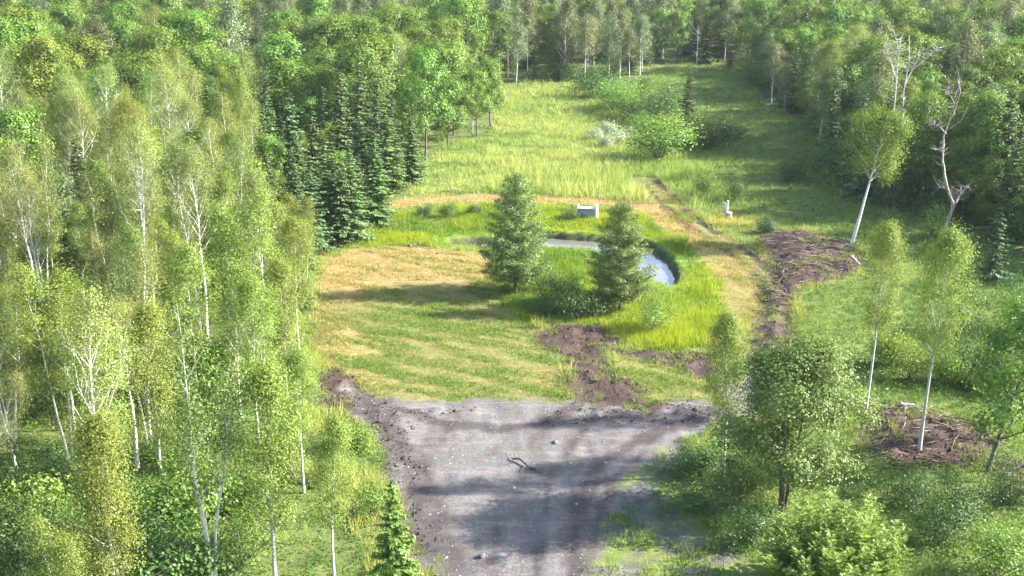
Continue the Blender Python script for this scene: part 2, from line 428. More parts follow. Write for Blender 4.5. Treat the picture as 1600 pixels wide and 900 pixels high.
def plain_mat(name, c1, c2, sc=3.0, rough=0.6, metal=0.0):
    m, nt, out = new_mat(name)
    tc = nt.nodes.new('ShaderNodeTexCoord')
    n1 = noise(nt, tc.outputs['Object'], sc, 5, 0.65)
    c = ramp(nt, n1, [(0.35, c1), (0.7, c2)])
    p = nt.nodes.new('ShaderNodeBsdfPrincipled'); nt.links.new(c, p.inputs['Base Color']); p.inputs['Roughness'].default_value = rough
    p.inputs['Metallic'].default_value = metal
    bp = nd(nt, 'ShaderNodeBump', Strength=0.25, Distance=0.02); nt.links.new(n1, bp.inputs['Height']); nt.links.new(bp.outputs[0], p.inputs['Normal'])
    nt.links.new(p.outputs[0], out.inputs[0])
    return m
M['white_paint'] = plain_mat('white_paint', (0.42, 0.41, 0.40), (0.66, 0.65, 0.64), 4, 0.6)
M['grey_and_shade'] = plain_mat('grey_and_shade', (0.16, 0.165, 0.19), (0.26, 0.27, 0.30), 5, 0.6)  # plain grey of the bucket; on the white crate it is painted-in shade
M['grey_metal'] = plain_mat('grey_metal', (0.30, 0.31, 0.33), (0.42, 0.42, 0.44), 6, 0.5, 0.3)
M['rock'] = plain_mat('rock', (0.07, 0.065, 0.065), (0.15, 0.14, 0.135), 6, 0.9)
M['stone'] = plain_mat('stone', (0.12, 0.11, 0.11), (0.26, 0.245, 0.24), 2, 0.9)
M['clod'] = plain_mat('clod', (0.014, 0.009, 0.008), (0.062, 0.041, 0.033), 0.8, 0.95)

# ------------------------------------------------------------------ the ground, split into its named areas
def axis(*segs):
    out = [segs[0][0]]
    for a, b, st in segs:
        n = max(1, int(round((b - a) / st))); out += list(a + (b - a) * (np.arange(n) + 1) / n)
    return np.array(out)
gx = axis((-1400, -300, 110), (-300, -120, 15), (-120, -46, 3.0), (-46, 46, 0.34), (46, 120, 3.0), (120, 300, 15), (300, 1400, 110))
gy = axis((-400, -60, 40), (-60, 44, 2.0), (44, 134, 0.42), (134, 182, 0.8), (182, 246, 1.6), (246, 400, 8), (400, 1520, 90))
GX, GY = np.meshgrid(gx, gy); fx_, fy_ = GX.ravel(), GY.ravel()
pm = plan(fx_, fy_)
hz = ground_z(fx_, fy_, pm)
# wear of the field: straw strongest where it was mown last, around the pond path and in the far strip
nst = fbm(fx_ * 0.16, fy_ * 0.16, 90, 3)
strawm = np.maximum(pm['field'] * np.clip(0.25 + 0.75 * ss(90, 100, fy_ + (nst - 0.5) * 14) + 0.5 * ss(0.45, 0.6, nst), 0, 1), pm['ring'] * (1 - .55 * ss(14, 19, fx_)))
strawm = np.maximum(strawm, 0.2 * pm['track'])
bank = ss(0.9, 0.1, np.abs(pm['pond'] + 0.1)) * ss(-0.05, -0.25, hz)
ndark = fbm(fx_ * 0.22, fy_ * 0.07, 95, 4)
# damp, darker fines that vehicles dragged over the gravel in two bands along the drive; also a darker strip across its head
bandL = np.minimum(dline(GP([(590, 640), (640, 720), (672, 790), (700, 870), (715, 930)]), fx_, fy_), dline(GP([(560, 622), (625, 690), (650, 760), (668, 830), (690, 930)]), fx_, fy_) + .1)
bandR = np.minimum(dline(GP([(1100, 650), (1000, 685), (940, 720), (912, 780), (898, 850), (893, 930)]), fx_, fy_), dline(GP([(1010, 700), (968, 735), (940, 790), (925, 860), (918, 930)]), fx_, fy_) + .25)
bandT = dline(GP([(850, 655), (950, 652), (1050, 645), (1100, 640)]), fx_, fy_)
bandM = np.minimum(dline(GP([(900, 630), (870, 660), (780, 668), (700, 660), (620, 640)]), fx_, fy_), dline(GP([(920, 640), (900, 690), (860, 740), (845, 820), (840, 930)]), fx_, fy_) + .35)
wv = (fbm(fx_ * 0.8, fy_ * 0.5, 97, 4) - 0.5)
wet_dark = pm['drive'] * np.clip(0.8 * ss(1.5, 0.3, bandL + wv * 2.0) + 0.85 * ss(0.85, 0.3, bandR + wv * 1.2) + 0.9 * ss(1.0, 0.2, bandT + wv * 1.8) + .85 * ss(.7, .25, bandM + wv * 1.2), 0, 0.85)
wet_dark = np.maximum(wet_dark, bank)
soilm = np.clip(np.maximum(pm['soil'] * (1 - 0.35 * pm['drive']), pm['rut'] * 0.85) , 0, 1)
one = np.ones_like(fx_)
mask_a = np.stack([np.maximum(pm['drive'], pm['verge']), soilm, strawm, one], 1)
mask_b = np.stack([np.maximum(pm['lush'], pm['weeds'] * 0.25), pm['woods'], wet_dark, one], 1)
nx, ny = len(gx), len(gy)
I, J = np.meshgrid(np.arange(ny - 1), np.arange(nx - 1), indexing='ij')
Q = np.stack([I * nx + J, I * nx + J + 1, (I + 1) * nx + J + 1, (I + 1) * nx + J], -1).reshape(-1, 4)
fm = lambda a: a[Q].mean(1)
area = np.zeros(len(Q), int)                      # 0 ground
area[fm(pm['field']) > 0.5] = 2
area[fm(pm['ring']) > 0.6] = 3
area[fm(pm['track']) > 0.55] = 4
area[fm(pm['soil']) > 0.5] = 5
area[fm(pm['drive']) > 0.5] = 1
gradz = np.gradient(hz.reshape(ny, nx), gy, gx)
nrm = unit(np.stack([-gradz[1].ravel(), -gradz[0].ravel(), one], 1))
for k, nm in ((0, 'ground'), (1, 'gravel_road'), (2, 'mown_field'), (3, 'mown_path'), (4, 'dirt_path'), (5, 'bare_soil_ground')):
    q = Q[area == k]
    used = np.unique(q); remap = np.full(len(fx_), -1, np.int64); remap[used] = np.arange(len(used))
    me = make_mesh(nm, np.stack([fx_, fy_, hz], 1)[used], remap[q], mats=[M['ground']], smooth=True,
                   colors={'mask_a': ('POINT', mask_a[used]), 'mask_b': ('POINT', mask_b[used])})
    me.normals_split_custom_set_from_vertices(nrm[used].tolist())
    tag(link(nm, me), kind='structure')

HG = hz.reshape(ny, nx)
def gz(x, y):
    j = min(max(int(np.searchsorted(gx, x)) - 1, 0), nx - 2); i = min(max(int(np.searchsorted(gy, y)) - 1, 0), ny - 2)
    a, b = (x - gx[j]) / (gx[j + 1] - gx[j]), (y - gy[i]) / (gy[i + 1] - gy[i])
    return float((HG[i, j] * (1 - a) + HG[i, j + 1] * a) * (1 - b) + (HG[i + 1, j] * (1 - a) + HG[i + 1, j + 1] * a) * b)

# pond water: a level sheet that runs under the banks
pw = POND.mean(0)
ring_pts = []
for i in range(len(POND)):
    a, b = POND[i], POND[(i + 1) % len(POND)]
    n = unit(np.array([(b - a)[1], -(b - a)[0]])[None])[0]
    ring_pts.append(a)
bb0, bb1 = POND.min(0) - 2.0, POND.max(0) + 2.0
wxs, wys = np.linspace(bb0[0], bb1[0], 60), np.linspace(bb0[1], bb1[1], 40)
WX, WY = np.meshgrid(wxs, wys)
I, J = np.meshgrid(np.arange(39), np.arange(59), indexing='ij')
qw = np.stack([I * 60 + J, I * 60 + J + 1, (I + 1) * 60 + J + 1, (I + 1) * 60 + J], -1).reshape(-1, 4)
wd = sdf(POND, WX.ravel(), WY.ravel())
qw = qw[wd[qw].min(1) < 1.0]
used = np.unique(qw); remap = np.full(WX.size, -1, np.int64); remap[used] = np.arange(len(used))
me = make_mesh('pond_water', np.stack([WX.ravel(), WY.ravel(), np.full(WX.size, WATER_Z)], 1)[used], remap[qw], mats=[M['water']], smooth=True)
tag(link('pond_water', me), kind='structure')

# ------------------------------------------------------------------ tree builders: each returns (trunk mesh, crown mesh, height, radius)
def crown_mesh(name, C, N, L, W, tint, mat, r, along=None):
    V, q = leaf_quads(C, N, L, W, r, along)
    return make_mesh(name, V, q, tint=tint, mats=[mat])

def broadleaf(seed, H, cb, R, nl, lpc, ls, bark, leaf, asc=0.5, stems=1, cr=None, trunk_r=None, wander=0.25, spread=0.0, lean=(0, 0), sub=4, top_round=0.7, sides=6, upto=0.96, flat=0.0, airy=0.0, nj=0.34):
    r = np.random.default_rng(seed)
    tb = Tubes(); cl = []; ax = []
    trunk_r = trunk_r or H * 0.011
    cr = cr or 0.14 * R + 0.16
    for s in range(stems):
        Hs = H * (1 if s == 0 else r.uniform(0.72, 0.97))
        a0 = r.uniform(0, 6.28) if stems == 1 else s * 6.28 / stems + r.uniform(-.4, .4)
        n = 9; t = np.linspace(0, 1, n)
        w = np.cumsum(r.normal(0, wander / 3, (n, 2)), 0) * (t[:, None] ** 0.8)
        P = np.stack([w[:, 0] + math.cos(a0) * (0.12 * (stems > 1) + spread * Hs * t ** 1.1) + lean[0] * Hs * t,
                      w[:, 1] + math.sin(a0) * (0.12 * (stems > 1) + spread * Hs * t ** 1.1) + lean[1] * Hs * t, t * Hs - 0.15], 1)
        rad = trunk_r * (0.75 if stems > 1 else 1) * (1 - t * 0.88) * (1 + 0.35 * np.exp(-t * 14))
        tb.tube(P, rad, sides)
        def at(tt): return np.array([np.interp(tt, t, P[:, k]) for k in range(3)])
        nls = nl if stems == 1 else max(5, int(nl / stems * 1.25))
        for i in range(nls):
            sft = (i + r.uniform(0, 1)) / nls
            tt = cb + (upto - cb) * sft
            prof = math.sin(math.pi * min(1, (0.18 + 0.82 * sft)) ** 0.85) ** top_round if sft < 0.98 else 0.25
            Rl = R * (0.75 if stems > 1 else 1) * max(0.18, prof) * r.uniform(0.6, 1.2)
            a = i * 2.4 + r.uniform(-.5, .5)
            up = asc * r.uniform(0.6, 1.4) + 0.5 * sft
            d = unit(np.array([[math.cos(a), math.sin(a), up]]))[0]
            st = at(tt); Lb = Rl * 1.08
            u = np.linspace(0, 1, 5)[:, None]
            bend = np.array([0, 0, 1]) * (0.22 - flat) * Lb
            B = st + d * Lb * u + bend * u ** 2 + r.normal(0, 0.04 * Lb, (5, 3)) * u
            r0 = max(0.012, np.interp(tt, t, rad) * 0.55)
            tb.tube(B, r0 * (1 - 0.85 * u[:, 0]) , 4, False)
            for k in range(sub):
                sk = r.uniform(0.3, 0.95)
                p0 = st + d * Lb * sk + bend * sk ** 2
                dd = unit(d + r.normal(0, 0.65, 3) + [0, 0, 0.15])
                l2 = Lb * r.uniform(0.22, 0.45) * (1.15 - 0.5 * sk)
                p1 = p0 + dd * l2
                tb.tube([p0, (p0 + p1) / 2 + r.normal(0, .03, 3), p1], [r0 * 0.4, r0 * 0.3, r0 * 0.12], 3, False)
                cl.append(p1); ax.append(p1 - (st * 0.7 + at(0.5 * (cb + 1)) * 0.3))
            cl.append(B[-1]); ax.append(B[-1] - st * .7 - at(0.5 * (cb + 1)) * .3)
            if r.random() > airy: cl.append(B[3]); ax.append(B[3] - st)
        cl.append(P[-1]); ax.append(np.array([0, 0, 1.0]))
    cl, ax = np.array(cl), unit(np.array(ax))
    n = len(cl); cnt = np.maximum(2, r.poisson(lpc * r.uniform(0.45, 1.5, n)))
    idx = np.repeat(np.arange(n), cnt)
    off = r.normal(0, 1, (len(idx), 3)) * cr * r.uniform(0.75, 1.3, n)[idx][:, None] * [1, 1, 0.75]
    C = cl[idx] + off
    N = unit(0.6 * unit(off) + 0.4 * ax[idx] + [0, 0, 0.35] + r.normal(0, nj, (len(idx), 3)))
    tint = np.clip(0.65 * r.random(n)[idx] + 0.35 * r.random(len(idx)), 0, 1)
    ll = ls * r.uniform(0.7, 1.3, len(idx))
    return tb.mesh('trunk', bark), crown_mesh('crown', C, N, ll, ll * 0.72, tint, leaf, r), H, R

def spruce(seed, H, R, bark, leaf, step=0.36, per=7, tw=8, wid=0.13, droop=0.25, z0=0.06, power=0.85, rough=0.18, sides=5):
    r = np.random.default_rng(seed)
    tb = Tubes(); t = np.linspace(0, 1, 8)
    wob = np.cumsum(r.normal(0, .03, (8, 2)), 0)
    P = np.stack([wob[:, 0], wob[:, 1], t * H - 0.12], 1)
    tb.tube(P, H * 0.0125 * (1 - 0.93 * t), sides)
    C, N, A, Ls, Ws, T = [], [], [], [], [], []
    z = z0 * H; lv = 0
    while z < H * 0.985:
        f = z / H
        lr = R * (1 - f) ** power * (1 + r.normal(0, rough * 0.5)) + 0.06
        k = max(4, int(per * (0.55 + 0.45 * (1 - f)) + r.integers(-1, 2)))
        a0 = r.uniform(0, 6.28)
        for j in range(k):
            a = a0 + j * 6.28 / k + r.normal(0, .2)
            L = lr * r.uniform(1 - 2.2 * rough, 1 + rough)
            d = np.array([math.cos(a), math.sin(a), 0]); side = np.array([-d[1], d[0], 0])
            rise = 0.35 * f + r.normal(0, .06)
            zz = z + r.normal(0, step * 0.3)
            nt_ = max(3, int(tw * (0.4 + L / R)))
            s = np.linspace(0.12, 1.0, nt_)
            bp = np.array([0, 0, zz]) + d * (L * s)[:, None] + np.array([0, 0, 1]) * ((rise * s - droop * (1.6 * s - s ** 2 * 0.9)) * L)[:, None]
            if L > 0.35: tb.tube([[0, 0, zz], bp[nt_ // 2], bp[-1]], [0.012 + H * 0.001, 0.009, 0.004], 3, False)
            tintb = r.random()
            for sg in (-1, 1, 0):
                tl = (0.30 * L * (1.15 - 0.75 * s) + 0.10) * r.uniform(0.7, 1.3, nt_) if sg else np.full(nt_, 0.5 * L / nt_ + 0.14)
                dirv = unit(d[None] * (0.75 if sg else 1.0) + side[None] * sg * r.uniform(0.5, 0.9, (nt_, 1)) + np.array([0, 0, -0.22])[None] + r.normal(0, .12, (nt_, 3)))
                C.append(bp + dirv * tl[:, None] * 0.5); A.append(dirv)
                N.append(unit(np.array([0, 0, 1.0])[None] + d[None] * 0.45 + r.normal(0, 0.35, (nt_, 3))))
                Ls.append(tl * 1.15); Ws.append(np.full(nt_, wid) * r.uniform(.8, 1.4, nt_) + tl * 0.16)
                T.append(np.clip(0.35 * tintb + 0.4 * r.random(nt_) + 0.3 * s ** 2, 0, 1))
        z += step * r.uniform(0.8, 1.2) * (1 - 0.35 * f); lv += 1
    C.append(np.array([[0, 0, H * 0.985 - 0.1]])); A.append(np.array([[0, 0, 1.0]])); N.append(np.array([[1.0, 0, 0]])); Ls.append([H * .05]); Ws.append([.1]); T.append([.6])
    C, N, A = np.vstack(C), np.vstack(N), np.vstack(A)
    return tb.mesh('trunk', bark), crown_mesh('crown', C, N, np.concatenate(Ls), np.concatenate(Ws), np.concatenate(T), leaf, r, A), H, R

def larch(seed, H, R, bark, leaf):
    """soft grey-green conifer: uneven tiers, open enough for the stem to show"""
    r = np.random.default_rng(seed)
    tb = Tubes(); t = np.linspace(0, 1, 9); wob = np.cumsum(r.normal(0, .04, (9, 2)), 0)
    P = np.stack([wob[:, 0], wob[:, 1], t * H - .12], 1)
    tb.tube(P, 0.13 * (1 - 0.93 * t), 6)
    cl, off_s = [], []
    z = 0.09 * H
    while z < H * 0.97:
        f = z / H
        prof = min(1, f / 0.22) ** 0.5 * (1 - f) ** 0.62
        for j in range(int(4 + 4 * (1 - f))):
            a = r.uniform(0, 6.28); L = R * prof * r.uniform(0.55, 1.2) + 0.12
            d = np.array([math.cos(a), math.sin(a), 0.12 + 0.35 * f + r.normal(0, .12)])
            e = np.array([0, 0, z]) + d * L + [0, 0, 0.12 * L]
            m_ = np.array([0, 0, z]) + d * L * .5 - [0, 0, 0.08 * L]
            tb.tube([[0, 0, z], m_, e], [0.028 * (1 - f) + .008, .014, .005], 3, False)
            ns = max(3, int(L * 7))
            for s in np.linspace(0.28, 1.0, ns):
                p = (1 - s) ** 2 * np.array([0, 0, z]) + 2 * s * (1 - s) * m_ + s * s * e
                cl.append(p); off_s.append(0.10 + 0.14 * (1 - abs(2 * s - 1.1)) * min(1, L))
        z += 0.20 * r.uniform(.7, 1.3)
    cl = np.array(cl); off_s = np.array(off_s); n = len(cl)
    idx = np.repeat(np.arange(n), r.poisson(11, n) + 3)
    o = r.normal(0, 1, (len(idx), 3)) * off_s[idx][:, None] * [1.2, 1.2, .8]
    C = cl[idx] + o
    N = unit(unit(o) + unit(cl[idx] * [1, 1, 0]) * .4 + [0, 0, .45] + r.normal(0, .4, (len(idx), 3)))
    ll = 0.15 * r.uniform(.7, 1.4, len(idx))
    tint = np.clip(.4 * r.random(n)[idx] + .6 * r.random(len(idx)), 0, 1)
    return tb.mesh('trunk', bark), crown_mesh('crown', C, N, ll, ll * .42, tint, leaf, r), H, R

def bush(seed, H, R, leaf, nst=14, lpc=28, ls=0.16, bark=None, upright=0.5, cr=None, sub=4):
    r = np.random.default_rng(seed); tb = Tubes(); cl, ax = [], []
    cr = cr or 0.15 * R + .1
    for i in range(nst):
        a = i * 2.4 + r.uniform(-.3, .3); rr = R * math.sqrt((i + .5) / nst) * r.uniform(.7, 1.1)
        hh = H * (1 - 0.45 * (rr / R) ** 2) * r.uniform(.5, 1.12)
        tip = np.array([math.cos(a) * rr, math.sin(a) * rr, hh]); u = np.linspace(0, 1, 5)[:, None]
        B = tip * u * [1, 1, 0] + np.array([0, 0, 1]) * (hh * u ** (1 - 0.35 * upright)) + r.normal(0, .03, (5, 3)) * u
        B[0, 2] = -0.1
        tb.tube(B, 0.012 + 0.012 * H / 2 * (1 - u[:, 0] * .8), 4, False)
        for k in range(sub):
            s = r.uniform(.35, 1); p = np.array([np.interp(s, u[:, 0], B[:, q]) for q in range(3)])
            e = p + unit(r.normal(0, 1, 3) + [0, 0, .5]) * R * r.uniform(.12, .3)
            tb.tube([p, (p + e) / 2, e], [.01, .008, .004], 3, False)
            cl.append(e); ax.append(e - [0, 0, H * .25])
        cl.append(B[-1]); ax.append(B[-1] - [0, 0, H * .25])
    cl, ax = np.array(cl), unit(np.array(ax)); n = len(cl)
    idx = np.repeat(np.arange(n), np.maximum(3, r.poisson(lpc * r.uniform(.5, 1.5, n))))
    o = r.normal(0, 1, (len(idx), 3)) * cr * [1, 1, .8]
    C = cl[idx] + o; C[:, 2] = np.maximum(C[:, 2], .05)
    N = unit(.5 * unit(o) + .5 * ax[idx] + [0, 0, .4] + r.normal(0, .45, (len(idx), 3)))
    ll = ls * r.uniform(.7, 1.3, len(idx))
    tint = np.clip(.45 * r.random(n)[idx] + .55 * r.random(len(idx)), 0, 1)
    return tb.mesh('stems', bark or M['dark_bark']), crown_mesh('foliage', C, N, ll, ll * .7, tint, leaf, r), H, R

def shoot_bush(seed, H, R, leaf, nst=46):
    """a clump of upright leafy shoots, paired long leaflets along each"""
    r = np.random.default_rng(seed); tb = Tubes(); C, N, A, L, T = [], [], [], [], []
    for i in range(nst):
        a = i * 2.4; rr = R * math.sqrt((i + .5) / nst) * r.uniform(.8, 1.1); hh = H * (1 - .5 * (rr / R) ** 2) * r.uniform(.7, 1.08)
        b = np.array([math.cos(a) * rr * .55, math.sin(a) * rr * .55, -.1]); tip = np.array([math.cos(a) * rr, math.sin(a) * rr, hh]) + r.normal(0, .12, 3)
        mid = (b + tip) / 2 + r.normal(0, .1, 3)
        tb.tube([b, mid, tip], [.03, .02, .006], 4, False)
        ti = r.random()
        nn = int(34 * hh / H) + 14
        for s in np.linspace(.25, 1.0, nn):
            p = (1 - s) ** 2 * b + 2 * s * (1 - s) * mid + s * s * tip
            for q in range(5):
                aa = r.uniform(0, 6.28); d = np.array([math.cos(aa), math.sin(aa), .35 + r.normal(0, .25)])
                l = (.16 + .26 * (1 - s) ** .6) * r.uniform(.7, 1.3)
                C.append(p + d * l * r.uniform(.3, 1.2)); A.append(d); N.append([-d[0] * .35 + r.normal(0, .3), -d[1] * .35 + r.normal(0, .3), 1])
                L.append(l); T.append(min(1, .25 * ti + .45 * r.random() + .3 * s))
    L = np.array(L)
    return tb.mesh('stems', M['dark_bark']), crown_mesh('foliage', np.array(C), unit(np.array(N)), L, L * .5, T, leaf, r, unit(np.array(A))), H, R

# prototypes ---------------------------------------------------------------
B = M
PROTO = {
 'birch': [broadleaf(100 + i, h, cb, R, nl, lpc * 2.3, .093, B['birch_bark'], B['leaf_birch'], asc=1.25, stems=s, spread=sp, airy=.6, wander=.45, trunk_r=tr, sides=7, cr=.40)
           for i, (h, cb, R, nl, lpc, s, sp, tr) in enumerate([(14, .42, 2.4, 26, 32, 1, 0, .13), (13, .36, 2.2, 30, 28, 3, .08, .12), (12, .30, 2.1, 26, 32, 2, .08, .11), (14.5, .45, 2.5, 28, 28, 1, 0, .14)])],
 'aspen': [broadleaf(200 + i, h, cb, R, nl, lpc * 2.7, .094, B['aspen_bark'], B['leaf_aspen'], asc=1.15, stems=s, spread=sp, wander=.35, trunk_r=tr, cr=.34, airy=.3)
           for i, (h, cb, R, nl, lpc, s, sp, tr) in enumerate([(12, .30, 1.9, 30, 38, 1, 0, .11), (13, .38, 2.1, 32, 38, 1, 0, .12), (11, .22, 1.9, 30, 36, 1, 0, .10), (13.5, .3, 2.2, 32, 36, 2, .08, .11)])],
 'broadleaf': [broadleaf(300 + i, h, cb, R, nl, lpc * 4.2, .25, B['dark_bark'], B['leaf_maple'], asc=.45, cr=.52, sub=1, top_round=.55, trunk_r=.17, airy=1.0, nj=.22)
           for i, (h, cb, R, nl, lpc) in enumerate([(13, .22, 3.6, 28, 34), (12, .18, 3.2, 26, 36), (14, .25, 3.8, 30, 34), (11, .15, 3.0, 26, 34), (13.5, .3, 3.3, 26, 34)])],
 'olive': [broadleaf(400 + i, h, cb, R, nl, lpc, .24, B[bk], B['leaf_olive'], asc=.7, cr=.5, sub=3, airy=.3, trunk_r=.14)
           for i, (h, cb, R, nl, lpc, bk) in enumerate([(14, .20, 2.7, 32, 34, 'aspen_bark'), (15, .28, 2.6, 32, 32, 'birch_bark'), (13, .18, 3.0, 32, 34, 'aspen_bark'), (14, .34, 2.5, 28, 34, 'birch_bark')])],
 'spruce': [spruce(500 + i, h, R, B['dark_bark'], B['leaf_spruce'], step=.42, per=8, tw=8, wid=.15)
           for i, (h, R) in enumerate([(12, 2.3), (13.5, 2.4), (10, 2.1), (8, 1.8)])],
}
SPECIES_MATS = {}
HERO_ASH = broadleaf(702, 10.6, .12, 4.3, 34, 190, .15, M['dark_bark'], M['leaf_ash'], asc=.6, stems=3, spread=.13, cr=.48, sub=3, top_round=.5, airy=.8, nj=.3)
LEAN_BIRCH = broadleaf(705, 11, .5, 2.5, 34, 100, .12, M['birch_bark'], M['leaf_aspen'], asc=.6, cr=.42, trunk_r=.14)
LARCH = [larch(710, 10.5, 2.75, M['dark_bark'], M['leaf_larch']), larch(711, 10.6, 3.1, M['dark_bark'], M['leaf_larch'])]
YOUNG_SPRUCE = spruce(720, 7.0, 1.75, M['dark_bark'], M['leaf_lime'], step=.26, per=9, tw=9, wid=.10)
SHOOTS = shoot_bush(730, 5.2, 3.4, M['leaf_lime'], 60)
BUSHES = {'shrub': [bush(740 + i, h, R, M['leaf_shrub'], nst=13, lpc=58, ls=.13, sub=3) for i, (h, R) in enumerate([(2.6, 2.0), (3.4, 2.2), (1.8, 1.5), (2.2, 2.4)])],
          'lime': [bush(760 + i, h, R, M['leaf_lime'], nst=12, lpc=58, ls=.125, sub=3) for i, (h, R) in enumerate([(2.4, 1.7), (3.2, 1.9), (1.6, 1.3)])],
          'bloom': [bush(770, 1.5, 1.4, M['leaf_bloom'], nst=14, lpc=22, ls=.14), bush(771, 1.2, 1.1, M['leaf_bloom'], nst=12, lpc=22, ls=.14)]}
NAMES = {'birch': 'birch_tree', 'aspen': 'aspen_tree', 'broadleaf': 'broadleaf_tree', 'olive': 'grey_green_tree', 'spruce': 'spruce_tree'}

def plant(name, proto, x, y, H=None, rot=None, lean=(0, 0), label=None, cat='tree', group=None, tint=None, wide=1.0, parts=('trunk', 'crown')):
    """one tree or shrub: an Empty at its foot with its woody part and its crown"""
    tr, cr, ph, pr = proto
    s = (H / ph) if H else 1.0
    e = link(name, None, loc=(x, y, gz(x, y)))
    e.empty_display_size = 0.3
    e.rotation_euler = (lean[1], lean[0], rng.uniform(0, 6.28) if rot is None else rot)
    if lean != (0, 0):
        e.rotation_mode = 'XYZ'
        e.rotation_euler = (Matrix.Rotation(lean[0], 4, 'Y') @ Matrix.Rotation(lean[1], 4, 'X') @ Matrix.Rotation(0 if rot is None else rot, 4, 'Z')).to_euler()
    e.scale = (s * wide, s * wide, s)
    link(parts[0], tr, e)
    c = link(parts[1], cr, e)
    t = tint if tint is not None else rng.uniform(.85, 1.15)
    c.color = (*( (t, t, t) if np.isscalar(t) else t), 1)
    tag(e, label, cat, group)
    return e

HERO_XY = []
def hero(name, proto, u, v, vtop, label, cat='tree', group=None, **kw):
    x, y = G(u, v); HERO_XY.append((x, y, 1.6))
    H = height_for(y, vtop)
    return plant(name, proto, x, y, H=H, label=label, cat=cat, group=group, **kw)

# ------------------------------------------------------------------ trees that stand out on their own
hero('tamarack_tree', LARCH[0], 806, 456, 268, 'soft grey-green conifer with dark stem at the near pond edge, beside the mown field', wide=1.22, rot=.4, tint=(1.2, 1.2, .86))
hero('tamarack_tree', LARCH[1], 968, 482, 310, 'bushy grey-green conifer hiding the middle of the pond', wide=1.15, rot=2.0, tint=(1.22, 1.22, .86))
hero('aspen_tree', PROTO['aspen'][0], 1130, 742, 478, 'slender aspen on a bare thin stem beside the mouth of the gravel drive', wide=.95, rot=1.0, tint=.9)
hero('aspen_tree', PROTO['aspen'][1], 1352, 645, 345, 'slim aspen behind the bushy ash, pale stem at the edge of the torn soil', wide=.8, rot=2.2, lean=(.03, 0), tint=1.1)
hero('aspen_tree', PROTO['aspen'][1], 1436, 708, 362, 'tall aspen with pale stem rising out of the torn brown soil patch', wide=.9, rot=5, lean=(.035, 0), tint=1.1)
hero('ash_tree', HERO_ASH, 1222, 798, 538, 'big rounded bushy ash, sunlit pale on one flank, beside the gravel drive', rot=.3, wide=1.12)
hero('broadleaf_tree', PROTO['broadleaf'][3], 1543, 735, 470, 'broadleaf tree on a dark leaning trunk beyond the torn soil patch', lean=(.16, 0), wide=.8, rot=1)
hero('birch_tree', PROTO['birch'][1], 1572, 690, 480, 'white-stemmed birch leaning behind the dark leaning trunk', lean=(.12, 0), wide=.7, rot=2, tint=.8)
hero('young_spruce', YOUNG_SPRUCE, 618, 945, 748, 'small bright green young spruce beside the gravel drive', wide=.85, rot=.5)
hero('sapling_clump', SHOOTS, 1300, 930, 775, 'bright lime-green clump of upright leafy shoots in front of the bushy ash', cat='shrub', tint=1.15, wide=1.15, parts=('stems', 'foliage'), rot=.2)
hero('birch_tree', LEAN_BIRCH, 1331, 380, 172, 'lone birch leaning out of the brown earth heap on a long white stem', lean=(.2, 0), rot=1.2, wide=1.0, tint=(.85, 1.0, .75))
hero('spruce_tree', PROTO['spruce'][2], 1074, 205, 104, 'dark pointed spruce standing in the row of shrubs between two meadows', rot=1)
hero('spruce_tree', PROTO['spruce'][3], 1552, 442, 328, 'small spruce in the shade below the tall grey snag', rot=2)
hero('broadleaf_tree', PROTO['broadleaf'][0], 745, 214, 112, 'rounded bright green tree jutting into the meadow from the wood edge', rot=1, tint=(1.25, 1.15, 1))
hero('broadleaf_tree', PROTO['broadleaf'][1], 700, 226, 128, 'dense green tree just behind the rounded tree that juts into the meadow', rot=3, tint=1.0)
# leafy trees at the near wood edge with their stems in plain view
hero('birch_tree', PROTO['birch'][3], 188, 925, 440, 'tall white birch with forked pale limbs, nearest the corner of the woods', rot=.8, wide=.8)
hero('birch_tree', PROTO['birch'][1], 334, 912, 478, 'birch with three slender stems from one foot beside the driveway woods', rot=2.1, wide=.85)
hero('aspen_tree', PROTO['aspen'][2], 430, 915, 560, 'aspen with thin straight stem, second nearest to the gravel drive', rot=1.1, wide=1.0, tint=1.1)
hero('aspen_tree', PROTO['aspen'][0], 522, 905, 640, 'low slender aspen closest to the gravel drive behind the young spruce', rot=3.1, wide=.95, tint=1.15)
hero('birch_tree', PROTO['birch'][3], -60, 830, 560, 'birch leaning steeply across the corner of the woods', lean=(.42, 0), rot=3.6, wide=.8)
hero('birch_tree', PROTO['birch'][2], 22, 705, 415, 'thin-leaved birch showing bare white forked limbs at the border of the woods', rot=.3, wide=1.0, tint=(1.1, 1.0, 1.0))
hero('birch_tree', PROTO['birch'][0], 215, 560, 365, 'upright white birch halfway up the woods beside the mown field', rot=2.3)
hero('aspen_tree', PROTO['aspen'][3], 385, 610, 290, 'tall twin-stemmed aspen overhanging the edge of the mown field', rot=.2, wide=1.15, tint=1.1)
for k, (u, v, vt, lb) in enumerate([(468, 560, 335, 'airy aspen at the wood edge, beside the middle of the mown field'), (448, 500, 310, 'airy aspen at the wood edge, just up from the middle of the field'),
                                    (478, 455, 300, 'airy aspen at the wood edge, level with the straw end of the field'), (450, 625, 400, 'airy aspen at the wood edge, by the lower corner of the field'),
                                    (405, 700, 430, 'airy aspen in the near woods, behind the twin thin stems by the drive'), (310, 640, 370, 'airy aspen in the near woods, behind the three-stemmed birch'),
                                    (110, 720, 400, 'airy aspen in the near woods, between the forked birch and the bare-limbed birch'), (255, 760, 470, 'airy aspen in the near woods, just behind the three-stemmed birch'),
                                    (475, 770, 545, 'thin low aspen on the dry grass slope beside the drive')]):
    hero('aspen_tree', PROTO['aspen'][(k * 3 + 1) % 4], u, v, vt, lb, rot=k * 1.7, wide=1.1, tint=(1.12, 1.08, 1.1))
